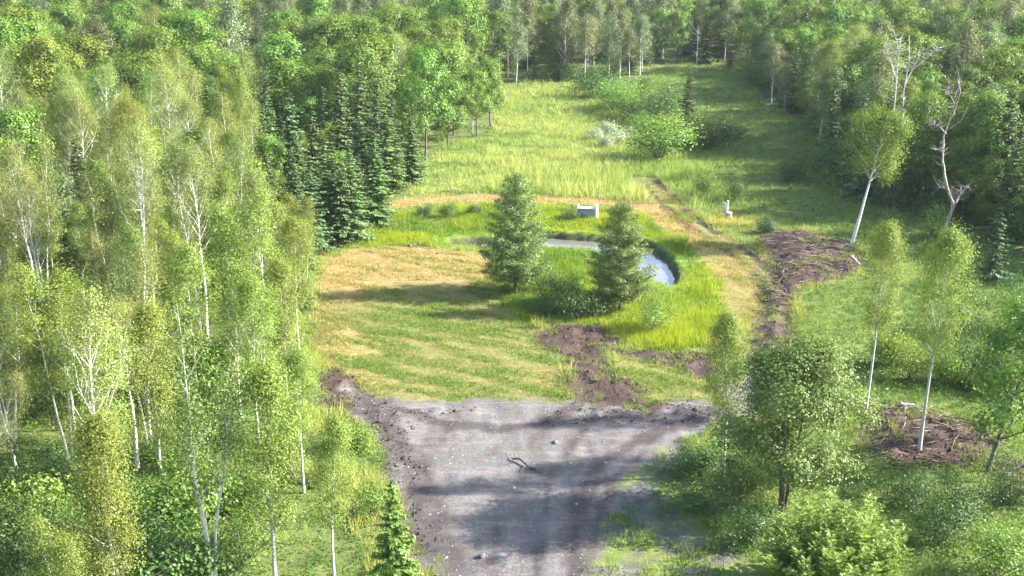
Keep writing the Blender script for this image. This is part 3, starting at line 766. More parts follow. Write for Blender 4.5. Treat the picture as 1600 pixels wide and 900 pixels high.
for k, (u, v, vt, lb) in enumerate([(332, 250, 132, 'pair-forming dark spruce with its tip above the birches'), (364, 262, 150, 'dark spruce close behind its twin in the birches'),
                                    (540, 258, 108, 'tall dark spruce whose tip stands above the wood edge'), (606, 302, 150, 'dark slim spruce at the wood edge next to the bright trees'),
                                    (470, 332, 205, 'broad spruce in the middle of the spruce stand'), (515, 372, 215, 'spruce at the front of the stand by the tall grass'),
                                    (552, 372, 228, 'dense spruce at the foot of the wood edge by the tall grass'), (425, 372, 235, 'spruce among aspens at the flank of the spruce stand'),
                                    (575, 236, 105, 'spruce behind the tip of the spruce stand'), (300, 325, 205, 'low spruce below the dark twin spruces'), (508, 285, 160, 'slim spruce up behind the broad spruce'),
                                    (425, 270, 150, 'spruce at the far flank of the stand, among bright broadleaf crowns'), (645, 288, 178, 'outermost spruce of the stand beside the meadow'), (590, 348, 212, 'low spruce beside the outermost slim one'),
                                    (565, 300, 175, 'spruce between the tall spruce and the low spruce by the grass'), (260, 300, 185, 'spruce farthest into the birches from the stand')]):
    hero('spruce_tree', PROTO['spruce'][k % 3], u, v, vt, lb, rot=k, wide=1.35, tint=(1.2, 1.25, 1.0))

# ------------------------------------------------------------------ dead trees
def snag(name, u, v, stems, mat, label, group=None):
    """stems: list of (pixel path, radius) traced in the tree's own upright plane, then given depth"""
    x0, y0 = G(u, v); e = link(name, None, loc=(x0, y0, gz(x0, y0)))
    HERO_XY.append((x0, y0, 1.5))
    r = np.random.default_rng(int(u)); first = True
    for nm, path, r0 in stems:
        pts = []
        for i, (a, b) in enumerate(path):
            z = height_for(y0, b); dep = y0 * CP - (z - CAM_H) * SP
            pts.append(((a - 800) / FPX * dep - x0, r.normal(0, .12) * i, z))
        P = np.array(pts); 
        if nm == 'trunk' and first: P[0, 2] = -.15; first = False
        rad = np.linspace(r0, r0 * .3, len(P))
        tt = np.linspace(0, 1, len(P)); t2 = np.linspace(0, 1, 3 * len(P))
        P2 = np.stack([np.interp(t2, tt, P[:, k]) for k in range(3)], 1) + r.normal(0, r0 * .12, (len(t2), 3)) * (t2[:, None] > 0)
        tb = Tubes(); tb.tube(P2, np.interp(t2, tt, rad) * r.uniform(.85, 1.15, len(t2)), 7)
        if r0 > .05:                                   # broken twigs on the stem
            for k in range(24):
                s = r.uniform(.3, .97); p = np.array([np.interp(s, t2, P2[:, q]) for q in range(3)])
                d = unit(r.normal(0, 1, 3) * [1, 1, .3] + [0, 0, .35]) * r.uniform(.4, 1.3)
                tb.tube([p, p + d * .5 + r.normal(0, .05, 3), p + d + [0, 0, .1]], [.03, .02, .008], 4, False)
        link(nm, tb.mesh(nm, mat), e)
    tag(e, label, 'dead tree', group)
snag('dead_tree', 1472, 388, [('trunk', [(1472, 388), (1482, 340), (1490, 320), (1476, 285), (1474, 250), (1480, 210), (1490, 170), (1492, 140), (1488, 118)], .19),
                              ('limb', [(1489, 322), (1500, 305), (1514, 287)], .17), ('limb', [(1486, 312), (1484, 296), (1466, 290)], .10),
                              ('limb', [(1478, 208), (1468, 196), (1460, 192)], .08), ('limb', [(1476, 235), (1463, 232)], .06),
                              ('limb', [(1491, 160), (1480, 140), (1484, 126)], .06), ('limb', [(1492, 150), (1500, 125), (1494, 100)], .05),
                              ('limb', [(1484, 200), (1500, 185), (1512, 165)], .05)], M['snag_wood'],
     'tall grey broken snag with a forked stub low on its trunk')
snag('dead_tree', 1398, 310, [('trunk', [(1398, 310), (1396, 190), (1400, 130), (1402, 95), (1408, 60)], .11), ('limb', [(1400, 125), (1392, 95), (1384, 70)], .10),
                              ('limb', [(1402, 100), (1404, 75), (1398, 45)], .07)], M['grey_wood'], 'bleached dead tree with forked top, first of the pale dead pair')
snag('dead_tree', 1406, 305, [('trunk', [(1406, 305), (1408, 190), (1412, 140), (1420, 95), (1424, 55)], .10), ('limb', [(1414, 130), (1430, 100), (1442, 72)], .09),
                              ('limb', [(1424, 110), (1450, 88), (1470, 72)], .07), ('limb', [(1405, 200), (1411, 185), (1412, 172)], .12)], M['grey_wood'],
     'bleached dead tree with branches spreading sideways, second of the pale dead pair')
snag('dead_tree', 1088, 120, [('trunk', [(1088, 120), (1089, 80), (1091, 42)], .10)] + [('limb', [(1089, 60 + 9 * k), (1089 + (-1) ** k * (5 + 2 * k), 62 + 9 * k)], .05) for k in range(5)],
     M['grey_wood'], 'bare grey dead conifer at the head of the far grassy strip')

# ------------------------------------------------------------------ shrubs one can pick out
def shrub_at(kind, k, u, v, H, label, group=None, tint=None, wide=1.0, name='shrub'):
    x, y = G(u, v); HERO_XY.append((x, y, .8))
    return plant(name, BUSHES[kind][k], x, y, H=H, label=label, cat='shrub', group=group, tint=tint, wide=wide, parts=('stems', 'foliage'))
row = 'shrubs between the two meadows'
for u, v, h, k, kd, lb in [(1030, 248, 5.2, 0, 'lime', 'largest rounded shrub, sunlit, at the near end of the shrub row'), (1062, 232, 3.0, 1, 'shrub', 'dark shrub tucked behind the largest rounded shrub of the row'),
                       (1105, 228, 4.0, 0, 'shrub', 'shrub at the foot of the dark pointed spruce'), (1130, 218, 2.4, 2, 'shrub', 'low shrub at the outer end of the spruce clump'),
                       (960, 172, 4.2, 0, 'lime', 'bright shrub halfway along the row up the meadow'), (980, 182, 4.2, 1, 'lime', 'yellow-green shrub next down the row from the halfway shrub'),
                       (940, 152, 4.0, 3, 'shrub', 'shrub near the top of the row under the far trees'), (1000, 165, 4.0, 1, 'shrub', 'tall dark shrub behind the middle of the row'),
                       (1020, 190, 4.0, 3, 'shrub', 'wide dark shrub between the row and the pointed spruce'), (1045, 175, 3.5, 1, 'shrub', 'shrub just up from the dark pointed spruce'),
                       (1000, 205, 2.6, 0, 'lime', 'small yellow-green shrub beside the white blossom'), (925, 140, 2.2, 2, 'shrub', 'last little shrub below the far tree line')]:
    shrub_at(kd, k % len(BUSHES[kd]), u, v, h * 1.1, lb, row, rng.uniform(.7, .85) if kd == 'shrub' else rng.uniform(1.0, 1.2), wide=1.35)
for u, v, h, k, lb in [(930, 218, 1.5, 0, 'white flowering shrub at the meadow side of the blossom patch'), (948, 208, 1.7, 1, 'white flowering shrub at the top of the blossom patch'),
                   (965, 222, 1.6, 0, 'white flowering shrub in the centre of the blossom patch'), (948, 228, 1.4, 1, 'white flowering shrub at the near edge of the blossom patch'),
                   (982, 215, 1.5, 0, 'white flowering shrub against the green shrub row')]:
    shrub_at('bloom', k, u, v, h, lb, 'white flowering shrubs in the meadow', .72, name='flowering_shrub')
for u, v, h, k, kd, lb, t in [(1148, 312, 3.0, 1, 'shrub', 'dark round bush behind the white post', .7), (1102, 305, 2.6, 0, 'lime', 'yellow-green bush beside the white post', .9), (1240, 280, 2.4, 2, 'shrub', 'low bush where the grassy strip meets the woods', .8),
                       (1200, 362, 1.3, 2, 'shrub', 'grey-green bush at the top of the brown earth heap', (.9, .95, 1.5)), (878, 470, 2.6, 0, 'shrub', 'green willow bush between the two grey-green conifers', 1.1), (845, 452, 2.2, 1, 'shrub', 'bush at the foot of the stemmed conifer', .9),
                       (1020, 515, 3.0, 1, 'lime', 'pale willow bush in front of the bushy conifer', 1.0), (905, 490, 2.2, 3, 'shrub', 'low green bush above the dark soil', 1.15), (858, 485, 1.6, 2, 'shrub', 'low green bush nearest the dark soil and field', 1.0), (938, 480, 1.7, 2, 'shrub', 'low bush under the bushy conifer', 1.1),
                       (700, 340, 1.3, 3, 'shrub', 'dark bush in the tall grass behind the pond, by the mown path', .7), (665, 338, 1.1, 2, 'shrub', 'small dark bush in the tall grass by the spruces', .8), (892, 345, 1.2, 3, 'shrub', 'dark bush beside the white box', .8), (740, 338, 1.1, 2, 'shrub', 'dark bush behind the pond nearest the stemmed conifer', .75),
                       (50, 885, 3.0, 0, 'shrub', 'dark green bush in the corner below the leaning birch', .8), (120, 860, 2.4, 1, 'lime', 'bright bush beside the foot of the tall white birch', .95), (255, 885, 2.2, 0, 'lime', 'bright bush between the tall birch and the three-stemmed birch', .95),
                       (15, 770, 3.0, 1, 'shrub', 'green bush under the steeply leaning birch', .9), (390, 800, 1.8, 2, 'lime', 'small bright bush behind the thin straight aspen stem', 1.0), (85, 945, 2.4, 0, 'shrub', 'dark leafy bush at the lowest corner of the woods', .8), (200, 800, 2.6, 1, 'lime', 'yellow-green bush behind the tall white birch', 1.0), (300, 770, 2.2, 0, 'lime', 'yellow-green bush behind the three-stemmed birch', 1.0),
                       (560, 700, 1.4, 2, 'lime', 'low yellowish bush on the verge above the young spruce', (1.15, 1.0, .9)), (585, 800, 1.8, 0, 'lime', 'yellowish bush at the edge of the drive behind the young spruce', (1.15, 1.0, .9)),
                       (1462, 372, 3.6, 1, 'lime', 'bright yellow-green maple sapling at the foot of the tall snag', 1.2), (1560, 905, 2.8, 0, 'lime', 'pale yellow-green bush in the corner below the thicket', 1.0),
                       (1420, 590, 2.6, 0, 'lime', 'yellowish bush between the two tall aspens', (1.1, 1.0, .8)), (1390, 570, 2.2, 2, 'lime', 'yellowish bush behind the slim aspen', (1.15, 1.0, .8)), (1480, 600, 2.0, 2, 'lime', 'yellowish bush behind the stem of the tall aspen', (1.1, 1, .8)),
                       (1385, 395, 2.4, 1, 'lime', 'willow bush at the end of the brown earth heap', .95), (1090, 745, 1.8, 2, 'shrub', 'low bush at the foot of the slender aspen', .9), (1150, 790, 2.6, 1, 'shrub', 'green bush between slender aspen and bushy ash', .85),
                       (1170, 850, 2.2, 0, 'shrub', 'dark bush below the bushy ash by the drive', .8), (1100, 800, 1.7, 3, 'shrub', 'low bush beside the drive', .85), (1420, 790, 1.8, 3, 'shrub', 'low dark bush below the torn soil patch', .8),
                       (1500, 810, 2.2, 0, 'shrub', 'dark leafy bush in the middle of the shaded thicket', .8), (1470, 850, 2.0, 3, 'shrub', 'dark bush behind the lime-green shoots', .8), (1570, 790, 2.6, 1, 'shrub', 'dark bush at the border of the thicket', .75),
                       (1500, 520, 3.4, 1, 'shrub', 'large green bush beyond the tall aspen', .9), (1590, 520, 4.0, 1, 'shrub', 'large green bush at the border beyond the leaning trunk', .9), (1540, 600, 3.2, 0, 'shrub', 'dark green bush behind the leaning trunk', .85), (1595, 610, 3.0, 3, 'shrub', 'dark green bush behind the white-stemmed birch', .8)]:
    shrub_at(kd, k % len(BUSHES[kd]), u, v, h, lb, None, t)

r = np.random.default_rng(77)
def understorey(n, x0, x1, y0, y1, cond, label, group, hmin, hmax, dark):
    k = 0
    for _ in range(n * 30):
        if k >= n: break
        x, y = r.uniform(x0, x1), r.uniform(y0, y1); u, v, dep = project(x, y, 0)
        if not (-20 < u < 1620 and v < 940) or float(sdf(WOODS, np.array([x]), np.array([y]))[0]) > cond: continue
        if any((x - a) ** 2 + (y - b) ** 2 < 1.5 for a, b, c in HERO_XY): continue
        kd = 'shrub' if r.random() < dark else 'lime'; j = int(r.integers(len(BUSHES[kd]))); h = r.uniform(hmin, hmax); HERO_XY.append((x, y, .7))
        plant('shrub', BUSHES[kd][j], x, y, H=h, label=('dark' if kd == 'shrub' else 'bright yellow-green') + (' tall' if h > (hmin + hmax) / 2 else ' low') + ' bush ' + (' '.join(next(t for lim, t in label if u < lim).split())), cat='shrub', group=group, tint=float(r.uniform(.8, 1.1)), parts=('stems', 'foliage')); k += 1
understorey(20, -32, -13, 48, 78, -.2, [(110, 'under the bare-limbed birch at the border of the near woods'), (240, 'around the foot of the tall white birch'), (360, 'around the three-stemmed birch'), (480, 'around the thin straight aspens by the drive'), (9999, 'on the verge slope beside the drive')], 'bushes under the near birches', 1.6, 3.6, .3)
understorey(16, -36, -10, 78, 112, -.2, [(150, 'in the woods level with the field, at their outer border'), (330, 'in the woods level with the field, among birches'), (9999, 'at the wood edge beside the mown field')], 'bushes under the field-side aspens', 1.6, 3.4, .35)
understorey(46, 18, 62, 105, 190, -.5, [(1290, 'at the shaded wood edge along the grassy strip'), (1380, 'in the shade behind the lone leaning birch'), (1450, 'in the shade below the bleached dead pair'), (1530, 'in the shade around the tall snag'), (9999, 'in the shaded woods beyond the tall snag')], 'bushes under the shaded woods', 2.2, 4.4, .8)
understorey(22, 6, 60, 218, 240, .5, [(880, 'at the foot of the far trees above the meadow'), (1030, 'at the foot of the far trees above the shrub row'), (9999, 'at the head of the shaded grassy strip')], 'bushes at the foot of the far trees', 2.4, 4.5, .7)

# ------------------------------------------------------------------ the woods: sample stems, keep those in view as trees of their own
cand = []
r = np.random.default_rng(5)
Ymax = 345.0
y = 20.0
while y < Ymax:
    sp = 4.1 if y < 96 else (4.3 if y < 140 else 5.2)
    half = 0.47 * y + 26
    n = int(2 * half / sp)
    xs = -half + (np.arange(n) + r.uniform(.1, .9, n)) * sp
    ys = y + r.uniform(-.5, .5, n) * sp
    cand.append(np.stack([xs, ys], 1)); y += sp
cand = np.vstack(cand)
ex = cand[(cand[:, 0] > 18) & (cand[:, 1] > 98) & (cand[:, 1] < 235)] + r.uniform(1.4, 2.6, 2)
cand = np.vstack([cand, ex])
dw = sdf(WOODS, cand[:, 0], cand[:, 1])
keep = dw < -0.3
right_near = (cand[:, 0] > 0) & (cand[:, 1] < 96)
keep &= ~((cand[:, 0] > -15.5) & (cand[:, 0] < 2) & (cand[:, 1] < 75))
keep &= ~((cand[:, 0] < 0) & (cand[:, 1] < 75) & (r.random(len(cand)) < .30))
keep &= ~(right_near & (r.random(len(cand)) < .85))
cand, dw = cand[keep], dw[keep]
for hx, hy, hr in HERO_XY:
    k = (cand[:, 0] - hx) ** 2 + (cand[:, 1] - hy) ** 2 > hr ** 2
    cand, dw = cand[k], dw[k]

def pick_species(x, y, u, v, edge, r):
    q = r.random(); nb = float(fbm(np.array([x * .045]), np.array([y * .045]), 120, 2)[0])
    if x < 0 or u < 800:
        if y < 93: p = dict(birch=.38, aspen=.50, broadleaf=.07, spruce=.05)
        elif y < 146:
            sprucey = 400 < u < 660
            p = dict(spruce=.5, broadleaf=.3, aspen=.2) if sprucey else dict(birch=.40, aspen=.30, olive=.05, broadleaf=.15, spruce=.10)
        elif y < 220: p = dict(broadleaf=.74, aspen=.10, spruce=.06, birch=.06, olive=.04) if (nb > .38) else dict(broadleaf=.45, olive=.25, spruce=.18, birch=.12)
        else: p = dict(broadleaf=.50, olive=.32, birch=.08, spruce=.10)
        if y > 225 and u > 560: p = dict(olive=.44, broadleaf=.26, birch=.12, spruce=.18)
    else:
        if y > 220 and u < 1030: p = dict(olive=.48, broadleaf=.20, birch=.12, spruce=.20)
        elif y > 170: p = dict(spruce=.46, broadleaf=.34, olive=.16, birch=.04)
        elif y > 96: p = dict(broadleaf=.46, spruce=.36, aspen=.10, olive=.08)
        else: p = dict(aspen=.6, broadleaf=.3, birch=.1)
    for k, w in p.items():
        if q < w: return k
        q -= w
    return 'broadleaf'

trees = []
for (x, y), d in zip(cand, dw):
    u, v, dep = project(x, y, 0)
    sp = pick_species(x, y, u, v, d, r)
    k = int(r.integers(len(PROTO[sp])))
    ph, pr = PROTO[sp][k][2:]
    s = r.uniform(.62, 1.18)
    if d > -4: s *= r.uniform(.68, .95)                    # younger at the edge
    if sp in ('broadleaf',) and y < 146: s *= .8
    if sp != 'spruce' and x < 0 and 400 < u < 660 and y < 150 and y > 100: s *= .7
    if x < 0 and y < 76: s *= .88
    # keep sight lines that the photograph has: nothing tall may stand between the camera and the clearing
    trees.append([x, y, sp, k, s, u, dep, d])
# coarse visibility: nearer crowns cover those behind them
trees.sort(key=lambda t: t[6])
Wc, Hc = 320, 180
trans = np.ones((Hc, Wc)); yy, xx = np.mgrid[0:Hc, 0:Wc]
vis = []
for t in trees:
    x, y, sp, k, s, u, dep, d = t
    ph, pr = PROTO[sp][k][2:]; H, R = ph * s, pr * s
    a, b, dd = project(x, y, H * .62); c2 = project(x, y, H)[1]
    if dd < 3: vis.append(0); continue
    rx, ry = R * FPX / dd / 5 * .85, max(.5, (b - c2) / 5)
    cx, cy = a / 5, b / 5
    if cx + rx < 0 or cx - rx > Wc or cy - ry > Hc or cy + ry < 0: vis.append(0); continue
    x0, x1 = int(max(0, cx - rx)), int(min(Wc, cx + rx + 1)); y0, y1 = int(max(0, cy - ry)), int(min(Hc, cy + ry + 1))
    if x1 <= x0 or y1 <= y0: vis.append(0); continue
    m_ = (((xx[y0:y1, x0:x1] + .5 - cx) / rx) ** 2 + ((yy[y0:y1, x0:x1] + .5 - cy) / ry) ** 2) < 1
    vis.append(float((trans[y0:y1, x0:x1] * m_).sum()))
    trans[y0:y1, x0:x1] *= np.where(m_, .28 if sp != 'birch' else .45, 1)
vis = np.array(vis)

def zone(x, y, u, d):
    z = zone0(x, y, u, d)
    if d > -5: return z.replace('in the', 'at the rim of the', 1)
    if u < 180: return z.replace('in the', 'at the outer border of the', 1)
    return z

def zone0(x, y, u, d):
    if u < 800 and x < 12:
        if y < 55: return 'in the near drive-side thicket'
        if y < 77: return 'in the drive-side woods'
        if y < 106: return 'in the field-side woods'
        if y < 140: return 'in the pond-side woods'
        if y < 181: return 'in the lower meadow-side woods'
        if y < 225: return 'in the upper meadow-side woods'
        return 'in the distant sunlit woods'
    if y > 204 and u < 1040: return 'in the tree line closing the meadow'
    if y > 204: return 'in the distant dark woods'
    if y > 146: return 'in the shaded strip-side woods'
    if y > 98: return 'in the woods around the tall snag'
    return 'in the torn-soil thicket'
LOOK = {'birch': ['white-stemmed airy birch', 'white birch with thin pale crown'], 'aspen': ['slender light green aspen', 'narrow-crowned yellow-green aspen'],
        'broadleaf': ['rounded bright green broadleaf', 'dense mid-green broadleaf tree'], 'olive': ['tall thin grey-green tree', 'olive tree with bare lower stem'],
        'spruce': ['dark pointed spruce', 'blue-green conical spruce']}
CAP = {'birch': 250, 'aspen': 250, 'broadleaf': 290, 'olive': 260, 'spruce': 220}
order = np.argsort(-vis); chosen = set(); cnt = {k: 0 for k in CAP}
for i in order:
    sp = trees[i][2]
    if (vis[i] > 2.0 or (trees[i][1] < 115 and vis[i] > .3)) and cnt[sp] < CAP[sp]: chosen.add(int(i)); cnt[sp] += 1
rest = []
TT = {'birch': 1.0, 'aspen': 1.0, 'broadleaf': 1.0, 'olive': 1.0, 'spruce': 1.0}
for i, t in enumerate(trees):
    x, y, sp, k, s, u, dep, d = t
    if i in chosen:
        lk = 0 if k % 2 == 0 else 1
        zn = zone(x, y, u, d)
        g = r.uniform(.78, 1.22); warm = r.uniform(-.12, .12)
        lb = (('pale ' if g > 1.07 else 'deep-toned ' if g < .93 else '') + ('tall ' if s > .95 else 'low ' if s < .72 else '') + LOOK[sp][lk] + ' ' + zn).replace('tall tall', 'tall')
        if len(lb.split()) > 16: lb = lb.replace('the outer border of ', 'the border of ').replace('deep-toned ', '', 1)
        if len(lb.split()) > 16: lb = lb.replace('low ', '', 1)
        if len(lb.split()) > 16: lb = lb.replace('pale ', '', 1)
        if len(lb.split()) > 16: lb = LOOK[sp][lk] + ' ' + zn
        plant(NAMES[sp], PROTO[sp][k], x, y, H=PROTO[sp][k][2] * s, label=lb, cat='tree', group=NAMES[sp].replace('_', ' ') + 's ' + zn,
              tint=(g * (1 + warm), g, g * (1 - warm * .6)), wide=float(r.uniform(.88, 1.15)), lean=(float(r.normal(0, .03)), float(r.normal(0, .03))), rot=float(r.uniform(0, 6.28)))
    else: rest.append(t)
print('trees', len(trees), 'individual', len(chosen), cnt, 'rest', len(rest))

# the remaining stems, hidden behind others or outside the picture: one mass of woodland
r = np.random.default_rng(9)
LV, LT, TV, TQ = [], [], [], []; tn = 0
def simple_tree(x, y, z, sp, H, R):
    global tn
    tb = Tubes(); tb.tube([[x, y, z - .1], [x + r.normal(0, .1), y, z + H * .5], [x, y, z + H * .95]], [.14, .09, .02], 4)
    v, q = tb.arrays(); TV.append(v); TQ.append(q + tn); tn += len(v)
    n = 170 if y > 108 else 260
    if sp == 'spruce':
        f = 1 - np.sqrt(r.random(n)) * .95; a = r.uniform(0, 6.28, n); rr = R * (1 - f) * np.sqrt(r.uniform(.3, 1, n))
        C = np.stack([x + np.cos(a) * rr, y + np.sin(a) * rr, z + f * H], 1); N = unit(np.stack([np.cos(a), np.sin(a), np.full(n, .9)], 1) + r.normal(0, .3, (n, 3)))
        V, _ = leaf_quads(C, N, .9, .38, r, np.stack([np.cos(a), np.sin(a), np.full(n, -.3)], 1)); base = .2
    else:
        k = 26; cc = unit(r.normal(0, 1, (k, 3))) * r.uniform(.4, 1, (k, 1)) * [R * .8, R * .8, H * .3] + [x, y, z + H * .66]
        idx = r.integers(0, k, n); o = r.normal(0, .55, (n, 3)); C = cc[idx] + o
        N = unit(o + (C - [x, y, z + H * .5]) * .4 + r.normal(0, .3, (n, 3))); V, _ = leaf_quads(C, N, .80, .62, r); base = 0
    LV.append(V); LT.append(np.clip(r.random(n) * .8 + r.uniform(0, .2), 0, 1))
nrest = 0
for x, y, sp, k, s, u, dep, d in rest:
    if y > 315 or u < -420 or u > (2050 if y > 55 else 4000) or (y > 204 and r.random() < .2) or (y < 96 and x < 0 and u > -150): continue
    ph, pr = PROTO[sp][k][2:]
    simple_tree(x, y, gz(x, y), sp, ph * s, pr * s); nrest += 1
V = np.vstack(LV); nq = len(V) // 4
woods = link('deep_woods', None); woods['kind'] = 'stuff'
tag(woods, 'dense woodland behind and around the trees one can tell apart', 'woods')
link('foliage', make_mesh('foliage', V, np.arange(nq * 4).reshape(nq, 4), tint=np.concatenate(LT), mats=[M['leaf_maple']]), woods)['kind'] = 'stuff'
link('trunks', make_mesh('trunks', np.vstack(TV), np.vstack(TQ), mats=[M['dark_bark']], smooth=True), woods)['kind'] = 'stuff'

# ------------------------------------------------------------------ ground vegetation (nobody could count it)
def in_view(x, y, margin=160):
    u, v, dep = project(x, y, 0)
    return (dep > 5) & (u > -margin) & (u < 1600 + margin) & (v < 1010)

def jitter_grid(x0, x1, y0, y1, step, r):
    xs, ys = np.meshgrid(np.arange(x0, x1, step), np.arange(y0, y1, step))
    xs, ys = xs.ravel() + r.uniform(-.5, .5, xs.size) * step, ys.ravel() + r.uniform(-.5, .5, ys.size) * step
    k = in_view(xs, ys); return xs[k], ys[k]

def blades(x, y, z, n, hgt, rad, wid, col, r, lean=.35, colvar=.25):
    """n triangular blades per tuft"""
    N = len(x); i = np.repeat(np.arange(N), n); K = len(i)
    a = r.uniform(0, 6.28, K); rr = rad[i] * np.sqrt(r.random(K))
    bx, by = x[i] + np.cos(a) * rr, y[i] + np.sin(a) * rr
    a2 = r.uniform(0, 6.28, K); h = hgt[i] * r.uniform(.55, 1.15, K); ln = h * lean * r.uniform(.2, 1.4, K)
    tip = np.stack([bx + np.cos(a) * ln, by + np.sin(a) * ln, z[i] + h], 1)
    wv_ = np.stack([np.cos(a2), np.sin(a2), np.zeros(K)], 1) * (wid[i] * r.uniform(.6, 1.3, K))[:, None] * .5
    b = np.stack([bx, by, z[i] - .03], 1)
    V = np.stack([b - wv_, b + wv_, tip], 1).reshape(-1, 3)
    c = col[i] * (1 + r.uniform(-colvar, colvar, (K, 1)))
    return V, c

def stuff_tris(name, parts, label, cat):
    V = np.vstack([p[0] for p in parts]); c = np.vstack([p[1] for p in parts]); n = len(V) // 3
    me = make_mesh(name, V, tris=np.arange(n * 3).reshape(n, 3), mats=[M['grass']], colors={'col': ('FACE', np.hstack([np.clip(c, 0, 1), np.ones((n, 1))]))})
    return tag(link(name, me), label, cat, kind='stuff')

def lerp(a, b, t): return np.asarray(a)[None] * (1 - t[:, None]) + np.asarray(b)[None] * t[:, None]

def leafy(x, y, z, n, hgt, rad, size, col, r, colvar=.3):
    """n leaves per tuft, held in a low dome; two triangles each"""
    N = len(x); i = np.repeat(np.arange(N), n); K = len(i)
    a = r.uniform(0, 6.28, K); q = np.sqrt(r.random(K)); h = hgt[i] * (1 - .55 * q ** 2) * r.uniform(.25, 1.05, K)
    C = np.stack([x[i] + np.cos(a) * q * rad[i], y[i] + np.sin(a) * q * rad[i], z[i] + h], 1)
    Nn = unit(np.stack([np.cos(a) * q * .7, np.sin(a) * q * .7, np.ones(K)], 1) + r.normal(0, .35, (K, 3)))
    L = size[i] * r.uniform(.6, 1.4, K)
    V, _ = leaf_quads(C, Nn, L, L * .55, r, np.stack([np.cos(a), np.sin(a), np.full(K, -.2)], 1))
    V = V.reshape(K, 4, 3)[:, [0, 1, 2, 0, 2, 3]].reshape(-1, 3)
    c = np.repeat(col[i] * (1 + r.uniform(-colvar, colvar, (K, 1))), 2, 0)
    return V, c

r = np.random.default_rng(21)
F = lambda x, v: np.full(len(x), v)
# tall lush grass round the pond
x, y = jitter_grid(-22, 30, 70, 142, .37, r); m = plan(x, y)
k = (m['lush'] > .5) & (m['pond'] > .30) & (m['ring'] < .4) & (m['field'] < .5) & (m['soil'] < .4) & (m['track'] < .5)
x, y = x[k], y[k]; pk = m['pond'][k]; z = ground_z(x, y); t = np.clip(fbm(x * .25, y * .25, 130, 3) * 2 - .5, 0, 1)
t2 = np.clip(fbm(x * .12, y * .12, 133, 2) * 3 - 1, 0, 1)
kw = (fbm(x * .4, y * .4, 137, 3) > .55) & (pk > 2)
kd = (r.random(len(x)) < .16) & (pk > 1.5)
stuff_tris('tall_grass', [leafy(x[kw], y[kw], z[kw], 7, F(x[kw], .5), F(x[kw], .3), F(x[kw], .15), lerp((.06, .14, .03), (.14, .22, .04), t[kw]), r),
    blades(x[kd], y[kd], z[kd], 5, F(x[kd], .85), F(x[kd], .2), F(x[kd], .03), lerp((.26, .24, .10), (.36, .32, .14), t[kd]), r, .3),
    blades(x, y, z, 16, (.16 + .62 * t ** 1.3) * (.30 + .70 * ss(.5, 3.2, pk)), F(x, .30), F(x, .045), lerp((.075, .165, .022), (.270, .330, .026), np.clip(.35 * t + .75 * t2 - .1 + r.normal(0, .14, len(x)), 0, 1)), r, .45)],
           'tall bright yellow-green grass growing all round the pond', 'grass')
# meadow beyond, and the dry verge between the near woods, the field and the drive
parts = []
for (x0, x1, y0, y1, st, n, sc) in [(-24, 34, 40, 124, .50, 13, .75), (-22, 50, 124, 181, .70, 13, 1.0), (-25, 75, 181, 256, 1.05, 13, 1.4)]:
    x, y = jitter_grid(x0, x1, y0, y1, st, r); m = plan(x, y)
    k = (m['woods'] < .5) & (m['weeds'] < .5) & (m['lush'] < .5) & (m['ring'] < .5) & (m['track'] < .6) & (m['soil'] < .4) & (m['drive'] < .4) & (m['field'] < .5) & (m['pond'] > .3) & ~((sdf(VERGE, x, y) < .5) & (fbm(x * .45, y * .45, 150, 3) < .52))
    x, y = x[k], y[k]; z = ground_z(x, y); t = np.clip(fbm(x * .10, y * .16, 140, 4) * 2.4 - .7, 0, 1)
    t2 = np.clip(fbm(x * .35, y * .8, 143, 3) * 2.4 - .7, 0, 1)
    parts.append(blades(x, y, z, n, (.22 + .85 * t2 ** 1.5 + .55 * ss(125, 129, y) * ss(160, 141, y) * ss(-6, 0, x)) * sc ** .5, F(x, .5 * sc), F(x, .07 * sc), lerp((.125, .230, .048), (.340, .375, .125) if y0 > 100 else (.42, .36, .12), .55 * t + .45 * t2), r, .5))
    k = fbm(x * .2, y * .3, 147, 3) > .56
    parts.append(leafy(x[k], y[k], z[k], 10, F(x[k], .55 * sc ** .5), F(x[k], .5 * sc), F(x[k], .17 * sc), lerp((.075, .150, .035), (.16, .23, .06), t2[k]), r))
stuff_tris('meadow_grass', parts, 'pale tall meadow grass running up to the far tree line', 'grass')
# weeds of the shaded strip, of the track side and of the thicket floor
parts = []
for (x0, x1, y0, y1, st, n, sc) in [(2, 60, 40, 96, .52, 18, .85), (12, 66, 96, 158, .78, 17, 1.1), (15, 85, 158, 256, 1.2, 17, 1.6)]:
    x, y = jitter_grid(x0, x1, y0, y1, st, r); m = plan(x, y)
    k = ((m['weeds'] > .45) | (sdf(VERGE, x, y) < .3)) & (m['soil'] < .5) & (m['drive'] < .35) & (m['track'] < .6)
    thin = fbm(x * .45, y * .45, 150, 3)
    k &= ~((sdf(VERGE, x, y) < 1.0) & (thin < .44))
    x, y = x[k], y[k]; z = ground_z(x, y); t = np.clip(fbm(x * .14, y * .14, 155, 3) * 2.4 - .7, 0, 1)
    t2 = np.clip(fbm(x * .5, y * .5, 158, 3) * 2.4 - .7, 0, 1)
    parts.append(leafy(x, y, z, n, (.25 + .65 * t2) * sc ** .5, F(x, .42 * sc), F(x, .16 * sc), lerp((.062, .150, .040), (.170, .245, .055), .6 * t + .4 * t2), r, .35))
    k = r.random(len(x)) < .45
    parts.append(blades(x[k], y[k], z[k], 9, (.45 + .5 * t[k]) * sc ** .5, F(x[k], .4 * sc), F(x[k], .05 * sc), lerp((.075, .150, .035), (.20, .25, .06), t[k]), r, .5))
stuff_tris('weeds', parts, 'knee-high leafy green weeds along the track, the grassy strip and the thicket', 'weeds')
